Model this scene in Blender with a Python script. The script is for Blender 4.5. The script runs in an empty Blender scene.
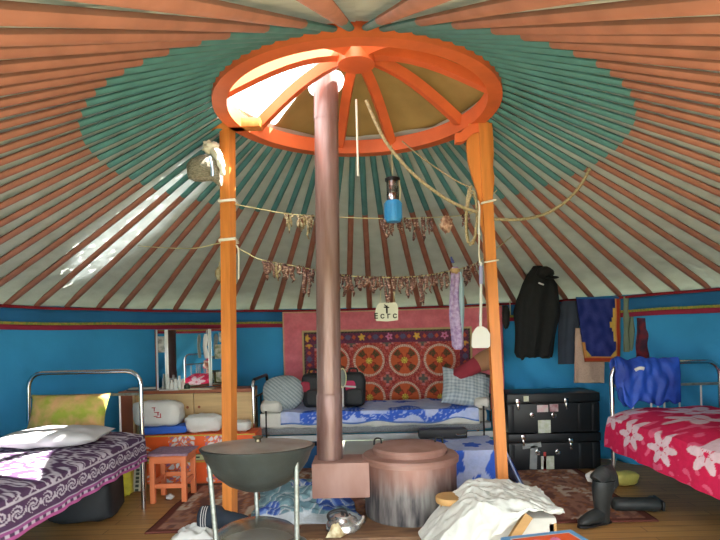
import bpy, bmesh, math, random
from mathutils import Vector, Matrix, noise

random.seed(11)
SC = bpy.context.scene
COL = SC.collection
PI = math.pi
F = 560.0
EYE = 1.2
CY = -3.3
ROLL = math.radians(1.4)
CR, SR = math.cos(ROLL), math.sin(ROLL)

# ------------------------------------------------------------------ helpers
def S(r, g, b):
    def c(v):
        v /= 255.0
        return v / 12.92 if v <= 0.04045 else ((v + 0.055) / 1.055) ** 2.4
    return (c(r), c(g), c(b), 1.0)

def ray(px, py):
    u, v = px - 363.0, 335.0 - py
    return (u * CR + v * SR) / F, (-u * SR + v * CR) / F

def W(px, py, D):
    a, b = ray(px, py)
    return Vector((a * D, CY + D, EYE + b * D))

def nz(x, y=0.0, z=0.0):
    return noise.noise(Vector((x, y, z)))

def lerp(a, b, t):
    return a + (b - a) * t

def mixc(a, b, t):
    t = max(0.0, min(1.0, t))
    return tuple(a[i] + (b[i] - a[i]) * t for i in range(4))

# ------------------------------------------------------------------ materials
_mats = {}
def M(name, color=None, rough=0.6, metal=0.0, var=0.12, vscale=6.0, bump=0.0, bscale=40.0, attr=False,
      color2=None, trans=0.0, spec=0.4, stretch=(1, 1, 1), sheen=0.0, detail=4.0):
    if name in _mats:
        return _mats[name]
    m = bpy.data.materials.new(name)
    m.use_nodes = True
    nt = m.node_tree
    N, L = nt.nodes, nt.links
    bs = N['Principled BSDF']
    bs.inputs['Roughness'].default_value = rough
    bs.inputs['Metallic'].default_value = metal
    bs.inputs['Specular IOR Level'].default_value = spec
    if sheen:
        bs.inputs['Sheen Weight'].default_value = sheen
    tc = N.new('ShaderNodeTexCoord')
    mp = N.new('ShaderNodeMapping')
    mp.inputs['Scale'].default_value = stretch
    L.new(tc.outputs['Object'], mp.inputs['Vector'])
    if attr:
        at = N.new('ShaderNodeAttribute')
        at.attribute_name = 'Col'
        base = at.outputs['Color']
    else:
        rgb = N.new('ShaderNodeRGB')
        rgb.outputs[0].default_value = color
        base = rgb.outputs[0]
    if var > 0 or color2:
        nn = N.new('ShaderNodeTexNoise')
        nn.inputs['Scale'].default_value = vscale
        nn.inputs['Detail'].default_value = detail
        L.new(mp.outputs[0], nn.inputs['Vector'])
        mx = N.new('ShaderNodeMix')
        mx.data_type = 'RGBA'
        if color2:
            rp = N.new('ShaderNodeMapRange')
            rp.inputs[1].default_value = 0.38
            rp.inputs[2].default_value = 0.62
            L.new(nn.outputs[0], rp.inputs[0])
            L.new(rp.outputs[0], mx.inputs['Factor'])
            L.new(base, mx.inputs[6])
            mx.inputs[7].default_value = color2
        else:
            mx.blend_type = 'MULTIPLY'
            mx.inputs['Factor'].default_value = 1.0
            rp = N.new('ShaderNodeMapRange')
            rp.inputs[1].default_value = 0.3
            rp.inputs[2].default_value = 0.7
            rp.inputs[3].default_value = 1.0 - var
            rp.inputs[4].default_value = 1.0 + var
            L.new(nn.outputs[0], rp.inputs[0])
            L.new(base, mx.inputs[6])
            L.new(rp.outputs[0], mx.inputs[7])
        base = mx.outputs[2]
    L.new(base, bs.inputs['Base Color'])
    if bump > 0:
        bn = N.new('ShaderNodeTexNoise')
        bn.inputs['Scale'].default_value = bscale
        bn.inputs['Detail'].default_value = 3.0
        L.new(mp.outputs[0], bn.inputs['Vector'])
        bp = N.new('ShaderNodeBump')
        bp.inputs['Strength'].default_value = bump
        bp.inputs['Distance'].default_value = 0.02
        L.new(bn.outputs[0], bp.inputs['Height'])
        L.new(bp.outputs[0], bs.inputs['Normal'])
    if trans > 0:
        tr = N.new('ShaderNodeBsdfTranslucent')
        L.new(base, tr.inputs['Color'])
        ms = N.new('ShaderNodeMixShader')
        ms.inputs[0].default_value = trans
        L.new(bs.outputs[0], ms.inputs[1])
        L.new(tr.outputs[0], ms.inputs[2])
        L.new(ms.outputs[0], N['Material Output'].inputs['Surface'])
    _mats[name] = m
    return m

# ------------------------------------------------------------------ mesh builders
def NB():
    return bmesh.new()

def add_box(bm, c, s, rot=None, bevel=0.0, mat=0):
    b = bmesh.new()
    bmesh.ops.create_cube(b, size=1.0)
    for v in b.verts:
        v.co = Vector((v.co.x * s[0], v.co.y * s[1], v.co.z * s[2]))
    if bevel > 0:
        bmesh.ops.bevel(b, geom=list(b.edges), offset=min(bevel, min(s) * 0.45), segments=2, affect='EDGES', profile=0.6)
    mtx = Matrix.Translation(Vector(c)) @ (rot.to_4x4() if rot is not None else Matrix.Identity(4))
    merge(bm, b, mtx, mat)
    return bm

def merge(bm, b, mtx=None, mat=0):
    vm = {}
    for v in b.verts:
        vm[v] = bm.verts.new(mtx @ v.co if mtx else v.co)
    for f in b.faces:
        try:
            nf = bm.faces.new([vm[v] for v in f.verts])
            nf.material_index = mat
        except ValueError:
            pass
    b.free()

def frames(pts):
    n = len(pts)
    T = []
    for i in range(n):
        a, b = pts[max(0, i - 1)], pts[min(n - 1, i + 1)]
        d = (b - a)
        T.append(d.normalized() if d.length > 1e-9 else Vector((0, 0, 1)))
    up = Vector((0, 1, 0)) if abs(T[0].y) < 0.9 else Vector((1, 0, 0))
    A = T[0].cross(up).normalized()
    out = []
    for i in range(n):
        A = (A - T[i] * A.dot(T[i]))
        A = A.normalized() if A.length > 1e-6 else T[i].orthogonal().normalized()
        out.append((A.copy(), T[i].cross(A).normalized()))
    return out

def add_loft(bm, rings, mat=0, caps=True, mats=None):
    n = len(rings[0])
    vr = [[bm.verts.new(p) for p in r] for r in rings]
    for i in range(len(vr) - 1):
        for k in range(n):
            f = bm.faces.new((vr[i][k], vr[i][(k + 1) % n], vr[i + 1][(k + 1) % n], vr[i + 1][k]))
            f.material_index = mats[i] if mats else mat
    if caps:
        f = bm.faces.new(list(reversed(vr[0]))); f.material_index = mats[0] if mats else mat
        f = bm.faces.new(vr[-1]); f.material_index = mats[-1] if mats else mat
    return bm

def add_tube(bm, pts, r, n=8, mat=0, flat=1.0, caps=True, mats=None, wob=0.0, sq=False, twist=0.0):
    pts = [Vector(p) for p in pts]
    fr = frames(pts)
    rings = []
    for i, p in enumerate(pts):
        rr = r[i] if isinstance(r, (list, tuple)) else r
        ring = []
        for k in range(n):
            a = 2 * PI * (k + (0.5 if sq else 0)) / n + twist
            q = rr
            if wob:
                q *= 1 + wob * nz(p.x * 30 + k * 1.7, p.y * 30 + i, p.z * 30)
            ring.append(p + fr[i][0] * math.cos(a) * q + fr[i][1] * math.sin(a) * q * flat)
        rings.append(ring)
    return add_loft(bm, rings, mat, caps, mats)

def smooth_path(pts, sub=6):
    pts = [Vector(p) for p in pts]
    out = []
    for i in range(len(pts) - 1):
        p0, p1, p2, p3 = pts[max(0, i - 1)], pts[i], pts[i + 1], pts[min(len(pts) - 1, i + 2)]
        for k in range(sub):
            t = k / sub
            out.append(0.5 * ((2 * p1) + (p2 - p0) * t + (2 * p0 - 5 * p1 + 4 * p2 - p3) * t * t + (3 * p1 - p0 - 3 * p2 + p3) * t ** 3))
    out.append(pts[-1])
    return out

def add_lathe(bm, prof, c, n=40, mat=0, sx=1.0, sy=1.0, closed=True):
    c = Vector(c)
    prev = None
    for (r, z) in prof:
        if r < 1e-6:
            cur = [bm.verts.new(c + Vector((0, 0, z)))]
        else:
            cur = [bm.verts.new(c + Vector((r * sx * math.cos(2 * PI * k / n), r * sy * math.sin(2 * PI * k / n), z))) for k in range(n)]
        if prev is not None:
            for k in range(n):
                k2 = (k + 1) % n
                if len(prev) == 1 and len(cur) == 1:
                    continue
                if len(prev) == 1:
                    f = bm.faces.new((prev[0], cur[k2], cur[k]))
                elif len(cur) == 1:
                    f = bm.faces.new((prev[k], prev[k2], cur[0]))
                else:
                    f = bm.faces.new((prev[k], prev[k2], cur[k2], cur[k]))
                f.material_index = mat
        prev = cur
    return bm

def sheet(fn, nu, nv, col=None, bm=None, closed=False):
    """fn(u, v) -> point, u and v in 0..1; col(u, v) -> colour kept in the attribute Col"""
    bm = bm or NB()
    lay = bm.verts.layers.float_color.get('Col') or (bm.verts.layers.float_color.new('Col') if col else None)
    g = []
    for j in range(nv + 1):
        row = []
        for i in range(nu + 1):
            if closed and i == nu:
                row.append(row[0]); continue
            u, v = i / nu, j / nv
            vt = bm.verts.new(fn(u, v))
            if col:
                vt[lay] = col(u, v)
            row.append(vt)
        g.append(row)
    for j in range(nv):
        for i in range(nu):
            bm.faces.new((g[j][i], g[j][i + 1], g[j + 1][i + 1], g[j + 1][i]))
    return bm

def paint(bm, fn):
    lay = bm.verts.layers.float_color.get('Col') or bm.verts.layers.float_color.new('Col')
    for v in bm.verts:
        v[lay] = fn(v.co)

# ------------------------------------------------------------------ objects
def mtx_of(p):
    m = Matrix.LocRotScale(p.location, p.rotation_euler, p.scale)
    return mtx_of(p.parent) @ m if p.parent else m

def obj(name, bm, mats, parent=None, smooth=True, solid=0.0, sub=0, label=None, at=None, flip=False, ang=40):
    if flip:
        bmesh.ops.reverse_faces(bm, faces=list(bm.faces))
    me = bpy.data.meshes.new(name)
    if parent is not None:
        bm.transform(mtx_of(parent).inverted())
        loc = Vector((0, 0, 0))
    else:
        xs = [v.co for v in bm.verts]
        if at is None:
            loc = Vector(((min(p.x for p in xs) + max(p.x for p in xs)) / 2, (min(p.y for p in xs) + max(p.y for p in xs)) / 2, min(p.z for p in xs)))
        else:
            loc = Vector(at)
        bm.transform(Matrix.Translation(-loc))
    bm.normal_update()
    if smooth:
        lim = math.radians(ang)
        for f in bm.faces:
            f.smooth = True
        for e in bm.edges:
            if len(e.link_faces) == 2 and e.calc_face_angle(0) > lim:
                e.smooth = False
    bm.to_mesh(me)
    bm.free()
    for m in (mats if isinstance(mats, (list, tuple)) else [mats]):
        me.materials.append(m)
    o = bpy.data.objects.new(name, me)
    COL.objects.link(o)
    o.location = loc
    if parent is not None:
        o.parent = parent
    if label:
        o['label'] = label
    if solid:
        md = o.modifiers.new('thickness', 'SOLIDIFY'); md.thickness = solid; md.offset = 0
    if sub:
        md = o.modifiers.new('smooth', 'SUBSURF'); md.levels = sub; md.render_levels = sub
    return o

def thing(name, label, cat, loc, rotz=0.0, group=None):
    o = bpy.data.objects.new(name, None)
    COL.objects.link(o)
    o.empty_display_size = 0.1
    o.location = Vector(loc)
    o.rotation_euler = (0, 0, rotz)
    o['label'] = label; o['category'] = cat
    if group:
        o['group'] = group
    return o

def tag(o, label, cat, group=None):
    o['label'] = label; o['category'] = cat
    if group:
        o['group'] = group
    return o

def struct(o, label=None):
    o['kind'] = 'structure'
    if label:
        o['label'] = label
    return o

def dup(root, loc=None, rot=None, scale=None, label=None, group=None):
    r = root.copy(); COL.objects.link(r)
    if loc is not None: r.location = loc
    if rot is not None: r.rotation_euler = rot
    if scale is not None: r.scale = scale
    if label: r['label'] = label
    if group: r['group'] = group
    for ch in list(root.children):
        c = ch.copy(); COL.objects.link(c); c.parent = r
        for g in ch.children:
            d = g.copy(); COL.objects.link(d); d.parent = c
    return r

# ------------------------------------------------------------------ palette
BLUE = M('blue_wall_cloth', S(64, 158, 212), 0.85, var=0.10, vscale=1.6, bump=0.25, bscale=9, spec=0.15)
VAL = M('dark_blue_cloth', S(46, 108, 158), 0.85, var=0.12, vscale=3, spec=0.15)
REDB = M('magenta_red_band', S(150, 48, 72), 0.85, var=0.12, spec=0.15)
GREENB = M('green_yellow_braid', S(112, 140, 70), 0.85, color2=S(170, 150, 70), vscale=60, spec=0.15)
REDC = M('dark_red_cord', S(135, 38, 48), 0.8, spec=0.15)
LINING = M('grey_white_lining', S(200, 206, 202), 0.9, var=0.08, vscale=7, bump=0.5, bscale=9, spec=0.1, trans=0.36, stretch=(1, 1, 2.5))
FELT = M('white_outer_felt', S(205, 206, 200), 0.95, var=0.08, spec=0.05, trans=0.14)
TEAL = M('teal_pole_paint', S(82, 132, 134), 0.6, var=0.14, vscale=9, spec=0.3)
TERRA = M('terracotta_pole_paint', S(162, 108, 92), 0.6, var=0.14, vscale=9, spec=0.3)
ORANGE = M('orange_pole_paint', S(208, 128, 60), 0.42, var=0.16, vscale=5, bump=0.08, bscale=30, stretch=(6, 6, 0.6))
RING = M('orange_red_ring_paint', S(214, 104, 58), 0.5, var=0.12, vscale=6)
KHAKI = M('khaki_canvas', S(138, 120, 84), 0.9, var=0.14, vscale=5, trans=0.3, spec=0.1)
CHROME = M('chrome', S(205, 205, 205), 0.16, 1.0, var=0.0)
GALV = M('galvanised_metal', S(140, 146, 142), 0.42, 0.7, var=0.3, vscale=40)
BLACKM = M('black_metal', S(34, 34, 36), 0.4, 0.3)
WHITEP = M('white_plastic', S(200, 200, 198), 0.45, var=0.05)
CLOTHC = M('patterned_cloth', attr=True, rough=0.9, var=0.07, vscale=30, bump=0.2, bscale=60, spec=0.1)
PAINTC = M('painted_ornament', attr=True, rough=0.5, var=0.08, vscale=12)

# ------------------------------------------------------------------ the ger shell
R = 2.9
ZW = 1.49
RT = 0.82
ZT = 2.56
SLOPE = (ZT - ZW - 0.01) / (R - RT)
def roofz(r):
    return ZT - SLOPE * (r - RT)

def roof_hit(px, py, off=0.0):
    a, b = ray(px, py)
    D = 0.5
    while D < 7:
        p = Vector((a * D, CY + D, EYE + b * D))
        if p.z > roofz(math.hypot(p.x, p.y)) - off and p.y > -1.5:
            return p
        D += 0.01
    return p

def wall_hit(px, py, r=R):
    a, b = ray(px, py)
    # |(aD, CY+D)| = r, far root
    A = a * a + 1; B = 2 * CY; C = CY * CY - r * r
    D = (-B + math.sqrt(max(0, B * B - 4 * A * C))) / (2 * A)
    return Vector((a * D, CY + D, EYE + b * D))

def cyl(th, r, z):
    return Vector((r * math.sin(th), r * math.cos(th), z))

def wall_piece(name, a0, a1, n, foldfn, label):
    a0, a1 = math.radians(a0), math.radians(a1)
    def fn(u, v):
        th = lerp(a0, a1, u); z = lerp(0.012 + (0.085 if abs(th - 0.1) < 0.5 else -0.011) * (max(0, min(1, 0.5 + 1.6 * nz(th * 7, 4))) if abs(th - 0.1) < 0.5 else 1), ZW + 0.02, v)
        return cyl(th, R + foldfn(th, z), z)
    return struct(obj(name, sheet(fn, n, 26), BLUE, solid=0.01, at=(0, 0, 0)), label)

def fold_soft(th, z):
    return 0.012 * nz(th * 9, z * 0.7, 3) + 0.006 * nz(th * 30, z * 2, 7)
def fold_diag(th, z):
    # cloth pulled into long slanting folds below the coat
    q = th * 2.9 + (z - 0.9) * 1.1
    w = max(0.0, min(1, (1.25 - z) * 2.2))
    return 0.012 * nz(th * 9, z, 3) + w * 0.028 * math.sin(q * 17 + 2 * nz(th * 3, z * 2, 1))

wall_piece('wall_left', -135, -40, 120, fold_soft, 'blue cloth lining of the ger wall on the left')
wall_piece('wall_back', -40, 22, 90, fold_soft, 'blue cloth lining of the back wall')
wall_piece('wall_right', 22, 135, 160, fold_diag, 'blue cloth lining with slanting folds on the right wall')

def band(name, a0, a1, z0, z1, r, mat, label, wav=0.006, solid=0.004, th_=0.0):
    a0, a1 = math.radians(a0), math.radians(a1)
    def fn(u, v):
        th = lerp(a0, a1, u)
        z = lerp(z0, z1, v) + wav * nz(th * 6, 0, z0 * 3)
        return cyl(th, r + 0.008 * nz(th * 14, z * 2, 5), z)
    return struct(obj(name, sheet(fn, 220, 3), mat, solid=solid, at=(0, 0, 0)), label)

band('trim_1', -135, 135, 1.365, 1.475, R - 0.030, VAL, 'dark blue valance strip along the top of the wall')
band('trim_2', -135, 135, 1.345, 1.367, R - 0.036, GREENB, 'green and yellow braid under the valance')
band('trim_3', -135, 135, 1.305, 1.347, R - 0.032, REDB, 'magenta red band under the braid')
band('trim_4', -135, 135, 1.470, 1.492, R - 0.045, REDC, 'dark red edging at the foot of the roof', solid=0.012)

# lining of the roof and the felt above it (the felt has a slit on the left where daylight comes through)
def cone(name, off, mat, a0, a1, n, r0=RT - 0.02, r1=R + 0.06, wr=0.0, label=None):
    a0, a1 = math.radians(a0), math.radians(a1)
    def fn(u, v):
        th = lerp(a0, a1, u); r = lerp(r0, r1, v)
        w = wr * nz(th * 10, r * 10, 2) + 0.6 * wr * nz(th * 34, r * 16, 9)
        k = max(0.0, min(1.0, (r - 2.66) / 0.22))
        return cyl(th, r, roofz(r) + lerp(off, -0.004, k) + w * (1 - 0.7 * k))
    return struct(obj(name, sheet(fn, n, 60), mat, at=(0, 0, 0)), label)
cone('ceiling', 0.028, LINING, -180, 180, 260, wr=0.012, label='grey white cotton lining above the roof poles')

ga, gb = -71.0, -55.5
def felt_piece(name, a0, a1, r0, r1, n, label):
    a0, a1 = math.radians(a0), math.radians(a1)
    def fn(u, v):
        th = lerp(a0, a1, u); r = lerp(r0, r1, v)
        return cyl(th, r, roofz(r) + 0.10)
    return struct(obj(name, sheet(fn, n, 6), FELT, solid=0.02, at=(0, 0, 0)), label)
felt_piece('roof_felt', gb, 360 + ga, RT - 0.02, R + 0.16, 160, 'white felt layer over the roof')
def worn(u, v):
    th = math.radians(lerp(ga, gb, u)); r = lerp(RT - 0.02, R + 0.16, v)
    return cyl(th, r, roofz(r) + 0.10)
wb = sheet(worn, 70, 260)
def is_hole(p):
    th = math.degrees(math.atan2(p.x, p.y)); r = math.hypot(p.x, p.y)
    lo = 1.12 + 0.25 * (th + 68) / 10; hi = 2.62 - 0.06 * abs(th + 63) - max(0, th + 62) * 0.06
    if not (lo < r < hi) or not (-70 < th < -57):
        return False
    return nz(th * 0.55, r * 26, 3) + 0.8 * nz(th * 1.1, r * 52, 8) > 0.0
bmesh.ops.delete(wb, geom=[f for f in wb.faces if is_hole(f.calc_center_median())], context='FACES')
struct(obj('roof_felt_worn', wb, FELT, solid=0.02, at=(0, 0, 0)), 'worn felt with holes that let daylight through on the left of the roof')

# floor boards / linoleum
def floor_mat():
    m = bpy.data.materials.new('tan_board_floor'); m.use_nodes = True
    N, L = m.node_tree.nodes, m.node_tree.links
    b = N['Principled BSDF']; b.inputs['Roughness'].default_value = 0.5
    tc = N.new('ShaderNodeTexCoord'); mp = N.new('ShaderNodeMapping')
    L.new(tc.outputs['Object'], mp.inputs[0])
    br = N.new('ShaderNodeTexBrick')
    br.inputs['Color1'].default_value = S(186, 142, 84); br.inputs['Color2'].default_value = S(166, 122, 70)
    br.inputs['Mortar'].default_value = S(120, 84, 48)
    br.inputs['Scale'].default_value = 1.0; br.inputs['Brick Width'].default_value = 1.1; br.inputs['Row Height'].default_value = 0.09
    br.inputs['Mortar Size'].default_value = 0.003
    L.new(mp.outputs[0], br.inputs['Vector'])
    ns = N.new('ShaderNodeTexNoise'); ns.inputs['Scale'].default_value = 3; ns.inputs['Detail'].default_value = 5
    mp2 = N.new('ShaderNodeMapping'); mp2.inputs['Scale'].default_value = (1, 14, 1)
    L.new(tc.outputs['Object'], mp2.inputs[0]); L.new(mp2.outputs[0], ns.inputs['Vector'])
    mr = N.new('ShaderNodeMapRange'); mr.inputs[1].default_value = .3; mr.inputs[2].default_value = .7; mr.inputs[3].default_value = .82; mr.inputs[4].default_value = 1.12
    L.new(ns.outputs[0], mr.inputs[0])
    mx = N.new('ShaderNodeMix'); mx.data_type = 'RGBA'; mx.blend_type = 'MULTIPLY'; mx.inputs['Factor'].default_value = 1
    L.new(br.outputs[0], mx.inputs[6]); L.new(mr.outputs[0], mx.inputs[7]); L.new(mx.outputs[2], b.inputs['Base Color'])
    return m
bm = NB(); add_lathe(bm, [(0, 0), (R + 0.02, 0), (R + 0.02, -0.03), (0, -0.03)], (0, 0, 0), n=96)
struct(obj('floor', bm, floor_mat(), at=(0, 0, 0), smooth=False, flip=True), 'tan wood-look floor of the ger')
bm = NB(); add_lathe(bm, [(R + 0.02, -0.02), (6, -0.03), (40, -0.05)], (0, 0, 0), n=64)
struct(obj('ground', bm, M('dry_steppe_ground', S(136, 135, 118), 0.9, color2=S(112, 122, 88), vscale=1.2), at=(0, 0, 0), flip=True), 'dry steppe ground outside the ger')

# roof poles: every one an object of its own
NP = 70
POLE_GROUP = 'painted roof poles'
POLE_LABEL = 'roof pole painted teal at the crown and terracotta towards the wall'
def pole_mesh():
    bm = NB()
    pts, rad, mats = [], [], []
    r0, r1, rt = RT - 0.03, R - 0.01, 1.47
    L = r1 - r0
    st = [0, 0.25, 0.5, 0.75, 1.0]
    rr = [lerp(r0, rt, s) for s in st] + [lerp(rt, r1, s) for s in (0.004, 0.25, 0.5, 0.75, 1.0)]
    for i, r in enumerate(rr):
        pts.append(Vector((0, r, roofz(r))))
        rad.append(lerp(0.022, 0.029, (r - r0) / L))
        mats.append(0 if r < rt - 1e-6 else 1)
    add_tube(bm, pts, rad, n=8, mats=mats, flat=0.62)
    return bm
p0 = obj('roof_pole', pole_mesh(), [TEAL, TERRA], at=(0, 0, 0), ang=60)
tag(p0, POLE_LABEL, 'roof pole', POLE_GROUP)
k = 0
for i in range(NP):
    th = 360.0 * (i + 0.35) / NP - 180
    o = p0 if k == 0 else p0.copy()
    if k:
        COL.objects.link(o)
    o.rotation_euler = (0.004 * nz(i * 1.3), 0, -math.radians(th + 0.7 * nz(i * 3.1, 5)))
    k += 1

# crown ring (toono)
crown = thing('crown_ring', 'orange red wooden crown ring at the top of the roof', 'roof ring', (0, 0, ZT - 0.045))
bm = NB()
add_lathe(bm, [(RT - 0.07, ZT - 0.045), (RT + 0.01, ZT - 0.045), (RT + 0.01, ZT + 0.05), (RT - 0.07, ZT + 0.05), (RT - 0.07, ZT - 0.045)], (0, 0, 0), n=96)
obj('rim', bm, RING, crown, flip=True)
for a in (-60, -10, 18, 61, 100, 145, -145, -102):
    t = math.radians(a)
    bm = NB()
    pts = [cyl(t, lerp(RT - 0.05, 0.06, s), ZT + 0.02 + 0.27 * math.sin(s * PI / 2)) for s in [i / 8 for i in range(9)]]
    add_tube(bm, pts, 0.042, n=4, sq=True)
    obj('spoke', bm, RING, crown, ang=30)
bm = NB(); add_lathe(bm, [(0, ZT + 0.22), (0.11, ZT + 0.23), (0.12, ZT + 0.32), (0, ZT + 0.34)], (0, 0, 0), n=24)
obj('hub', bm, RING, crown, flip=True)
# ------------------------------------------------------------------ the two supporting poles
def pole_path(x0, y0, D0, z_end, x1, y1, D1):
    a, b = W(x0, y0, D0), W(x1, y1, D1)
    d = (b - a) / (b.z - a.z)
    return a + d * (0 - a.z), a + d * (z_end - a.z)
DP = 3.55
lb, lt = pole_path(230, 500, DP, ZT - 0.03, 227.5, 140, DP)
t = thing('support_pole', 'straight square orange supporting pole on the left of the stove', 'support pole', lb)
bm = NB(); add_tube(bm, [lb, lerp(lb, lt, 0.5), lt], [0.048, 0.048, 0.050], n=4, sq=True, twist=-0.35)
obj('shaft', bm, ORANGE, t, ang=30)
bm = NB(); add_box(bm, lt + Vector((0.06, -0.02, 0.015)), (0.32, 0.09, 0.06), bevel=0.012)
obj('cap', bm, ORANGE, t, ang=30)

rb, rt_ = pole_path(501.5, 470, DP, ZT - 0.04, 484, 150, DP)
t = thing('support_pole', 'orange supporting pole with carved top on the right of the stove', 'support pole', rb)
bm = NB()
pts = [lerp(rb, rt_, s) for s in (0, 0.3, 0.6, 0.78, 1.0)]
add_tube(bm, pts, [0.046, 0.046, 0.046, 0.046, 0.045], n=4, sq=True)
obj('shaft', bm, ORANGE, t, ang=30)
# carved wings either side of the top
for side, prof in ((-1, [(240, 3), (225, 7), (212, 9), (200, 7.5), (190, 9), (175, 13), (160, 16), (145, 16.5), (132, 15), (124, 13)]),
                   (1, [(232, 4), (222, 5.5), (212, 6.5), (202, 6), (190, 8), (178, 9.5), (168, 8.5), (155, 10), (140, 10.5), (124, 10)])):
    bm = NB()
    rings = []
    for (y, w) in prof:
        xc = 483 + (y - 150) * (500.5 - 483) / 320.0
        c = W(xc, y, DP)
        ww = w * DP / F
        rings.append([c + Vector((0, -0.02, 0)), c + Vector((0, 0.02, 0)), c + Vector((side * ww, 0.014, 0)), c + Vector((side * ww, -0.014, 0))])
    add_loft(bm, rings)
    bmesh.ops.recalc_face_normals(bm, faces=list(bm.faces))
    obj('carved_wing', bm, ORANGE, t, ang=30)
bm = NB()
c = W(464, 131, DP - 0.02)
add_tube(bm, smooth_path([W(482, 128, DP), W(470, 131, DP), W(462, 138, DP), W(455, 139, DP)], 4), 0.042, n=4, sq=True, flat=0.9)
obj('bracket', bm, RING, t, ang=30)

# ------------------------------------------------------------------ embroidered hanging
def wall_sheet(a0, a1, z0, z1, r, nu, nv, col=None, rip=0.004):
    """cloth hung on the curved wall: arcs a0..a1 (rad), z0 top, z1 bottom"""
    def fn(u, v):
        th = lerp(a0, a1, u); z = lerp(z0, z1, v)
        return cyl(th, r + rip * nz(th * 12, z * 5, 1) + rip * 0.6 * nz(th * 40, z * 3, 4), z)
    return sheet(fn, nu, nv, col)
def wall_ang(px, py, r):
    p = wall_hit(px, py, r)
    return math.atan2(p.x, p.y)
PK0, PK1 = S(228, 132, 142), S(214, 112, 126)
a0, a1 = wall_ang(283, 340, R - 0.06), wall_ang(503, 340, R - 0.06)
def pink(u, v):
    s = abs(u - 0.5) * 2
    if u < 0.008 or v < 0.012:
        return S(214, 190, 150)
    return mixc(PK0, PK1, 0.5 + nz(u * 20, v * 14) * 0.7)
tag(obj('wall_hanging', wall_sheet(a0, a1, 1.468, 0.40, R - 0.06, 120, 60, pink, 0.008), CLOTHC, solid=0.006),
    'plain pink cloth with tan edge hung on the back wall behind the embroidery', 'wall hanging')

b0, b1 = wall_ang(302, 340, R - 0.085), wall_ang(472, 340, R - 0.085)
TW = (b1 - b0) * (R - 0.085); TZ0, TZ1 = 1.262, 0.42; TH = TZ0 - TZ1
PUR, PUR2 = S(122, 64, 86), S(92, 60, 80)
RED1, RED2 = S(190, 84, 74), S(166, 66, 66)
def emb(u, v):
    s, t = u * TW, v * TH
    ds, de = s, TW - s
    edge = min(ds, de, t)
    if edge < 0.018:
        return S(196, 170, 128)
    sp = nz(s * 90, t * 90, 3)
    # border
    BW = 0.15
    if t < BW or ds < 0.13 or de < 0.13:
        c = PUR if sp > -0.1 else PUR2
        if edge < 0.034:
            return S(96, 84, 70) if int((s + t) * 60) % 2 else S(60, 58, 62)
        if abs(t - BW) < 0.010 and ds > 0.12 and de > 0.12:
            return S(120, 62, 86)
        if t < BW:
            q, w, lin = s - 0.05, t - BW / 2 - 0.01, True
        elif ds < 0.13:
            q, w, lin = t - 0.16, ds - 0.075, False
        else:
            q, w, lin = t - 0.16, de - 0.075, False
        k = math.floor(q / 0.30 + 0.5); x = q - k * 0.30
        ang = math.atan2(w, x); r = math.hypot(x, w)
        fl = 0.042 * (0.78 + 0.22 * math.cos(5 * ang + k))
        if r < fl * 0.35:
            return S(150, 60, 60) if k % 2 else S(214, 190, 90)
        if r < fl:
            if lin:
                return (S(214, 128, 168) if k % 2 else S(222, 166, 78))
            return S(216, 146, 76)
        x2 = abs(abs(x) - 0.085)
        if x2 + abs(w) * 0.9 < 0.024:
            return S(196, 92, 70)
        x3 = abs(abs(x) - 0.14)
        if x3 + abs(w) * 0.8 < 0.026:
            return S(96, 92, 124)
        return c
    # field with wheels
    cx = [0.336, 0.715, 1.098, 1.475]; cz = [0.345, 0.745, 1.145]
    best = None
    for X in cx:
        X = X * TW / 1.82
        for Z in cz:
            d = math.hypot(s - X, t - Z)
            if best is None or d < best[0]:
                best = (d, s - X, t - Z)
    d, x, z = best
    a = math.atan2(z, x)
    RR = 0.172
    if d < RR:
        if d > RR - 0.024:
            return S(226, 200, 182) if (math.floor(a * 16) % 2) else S(186, 140, 120)
        if d < 0.036:
            return S(224, 204, 92) if (math.cos(a * 8) > -0.3 or d < 0.012) else S(150, 110, 60)
        lob = abs(math.sin(2 * a))
        if 0.075 < d < 0.135 and lob > 0.80:
            return S(84, 78, 56) if sp > -0.15 else S(140, 80, 60)
        if 0.04 < d < 0.085 and abs(math.cos(4 * a)) < 0.25:
            return S(140, 56, 46)
        base = S(206, 102, 66) if math.cos(4 * a) > -0.2 else S(190, 82, 64)
        return mixc(base, S(206, 110, 70), 0.5 * max(0, sp))
    # between the wheels: small diamonds and sprigs
    gx = (s / (0.384 * TW / 1.82) - (0.336 / 0.384)) % 1.0 - 0.5
    gz = ((t - 0.345) / 0.40) % 1.0 - 0.5
    r2 = math.hypot(gx * 0.384, gz * 0.40)
    an = math.atan2(gz, gx)
    if r2 < 0.028:
        return S(110, 104, 96)
    if r2 < 0.05:
        return S(104, 92, 96) if math.cos(an * 4) > 0 else S(190, 120, 110)
    if r2 < 0.075 and math.cos(an * 4) > 0.3:
        return S(210, 128, 128)
    if sp > 0.30:
        return S(206, 128, 118)
    if sp < -0.38:
        return S(92, 58, 60)
    return RED1 if nz(s * 30, t * 30, 8) > 0 else RED2
tag(obj('embroidered_tapestry', wall_sheet(b0, b1, TZ0, TZ1, R - 0.085, 330, 150, emb, 0.003), CLOTHC, solid=0.005),
    'red embroidered tapestry with rows of round wheels and a purple flowered border', 'tapestry')

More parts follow.
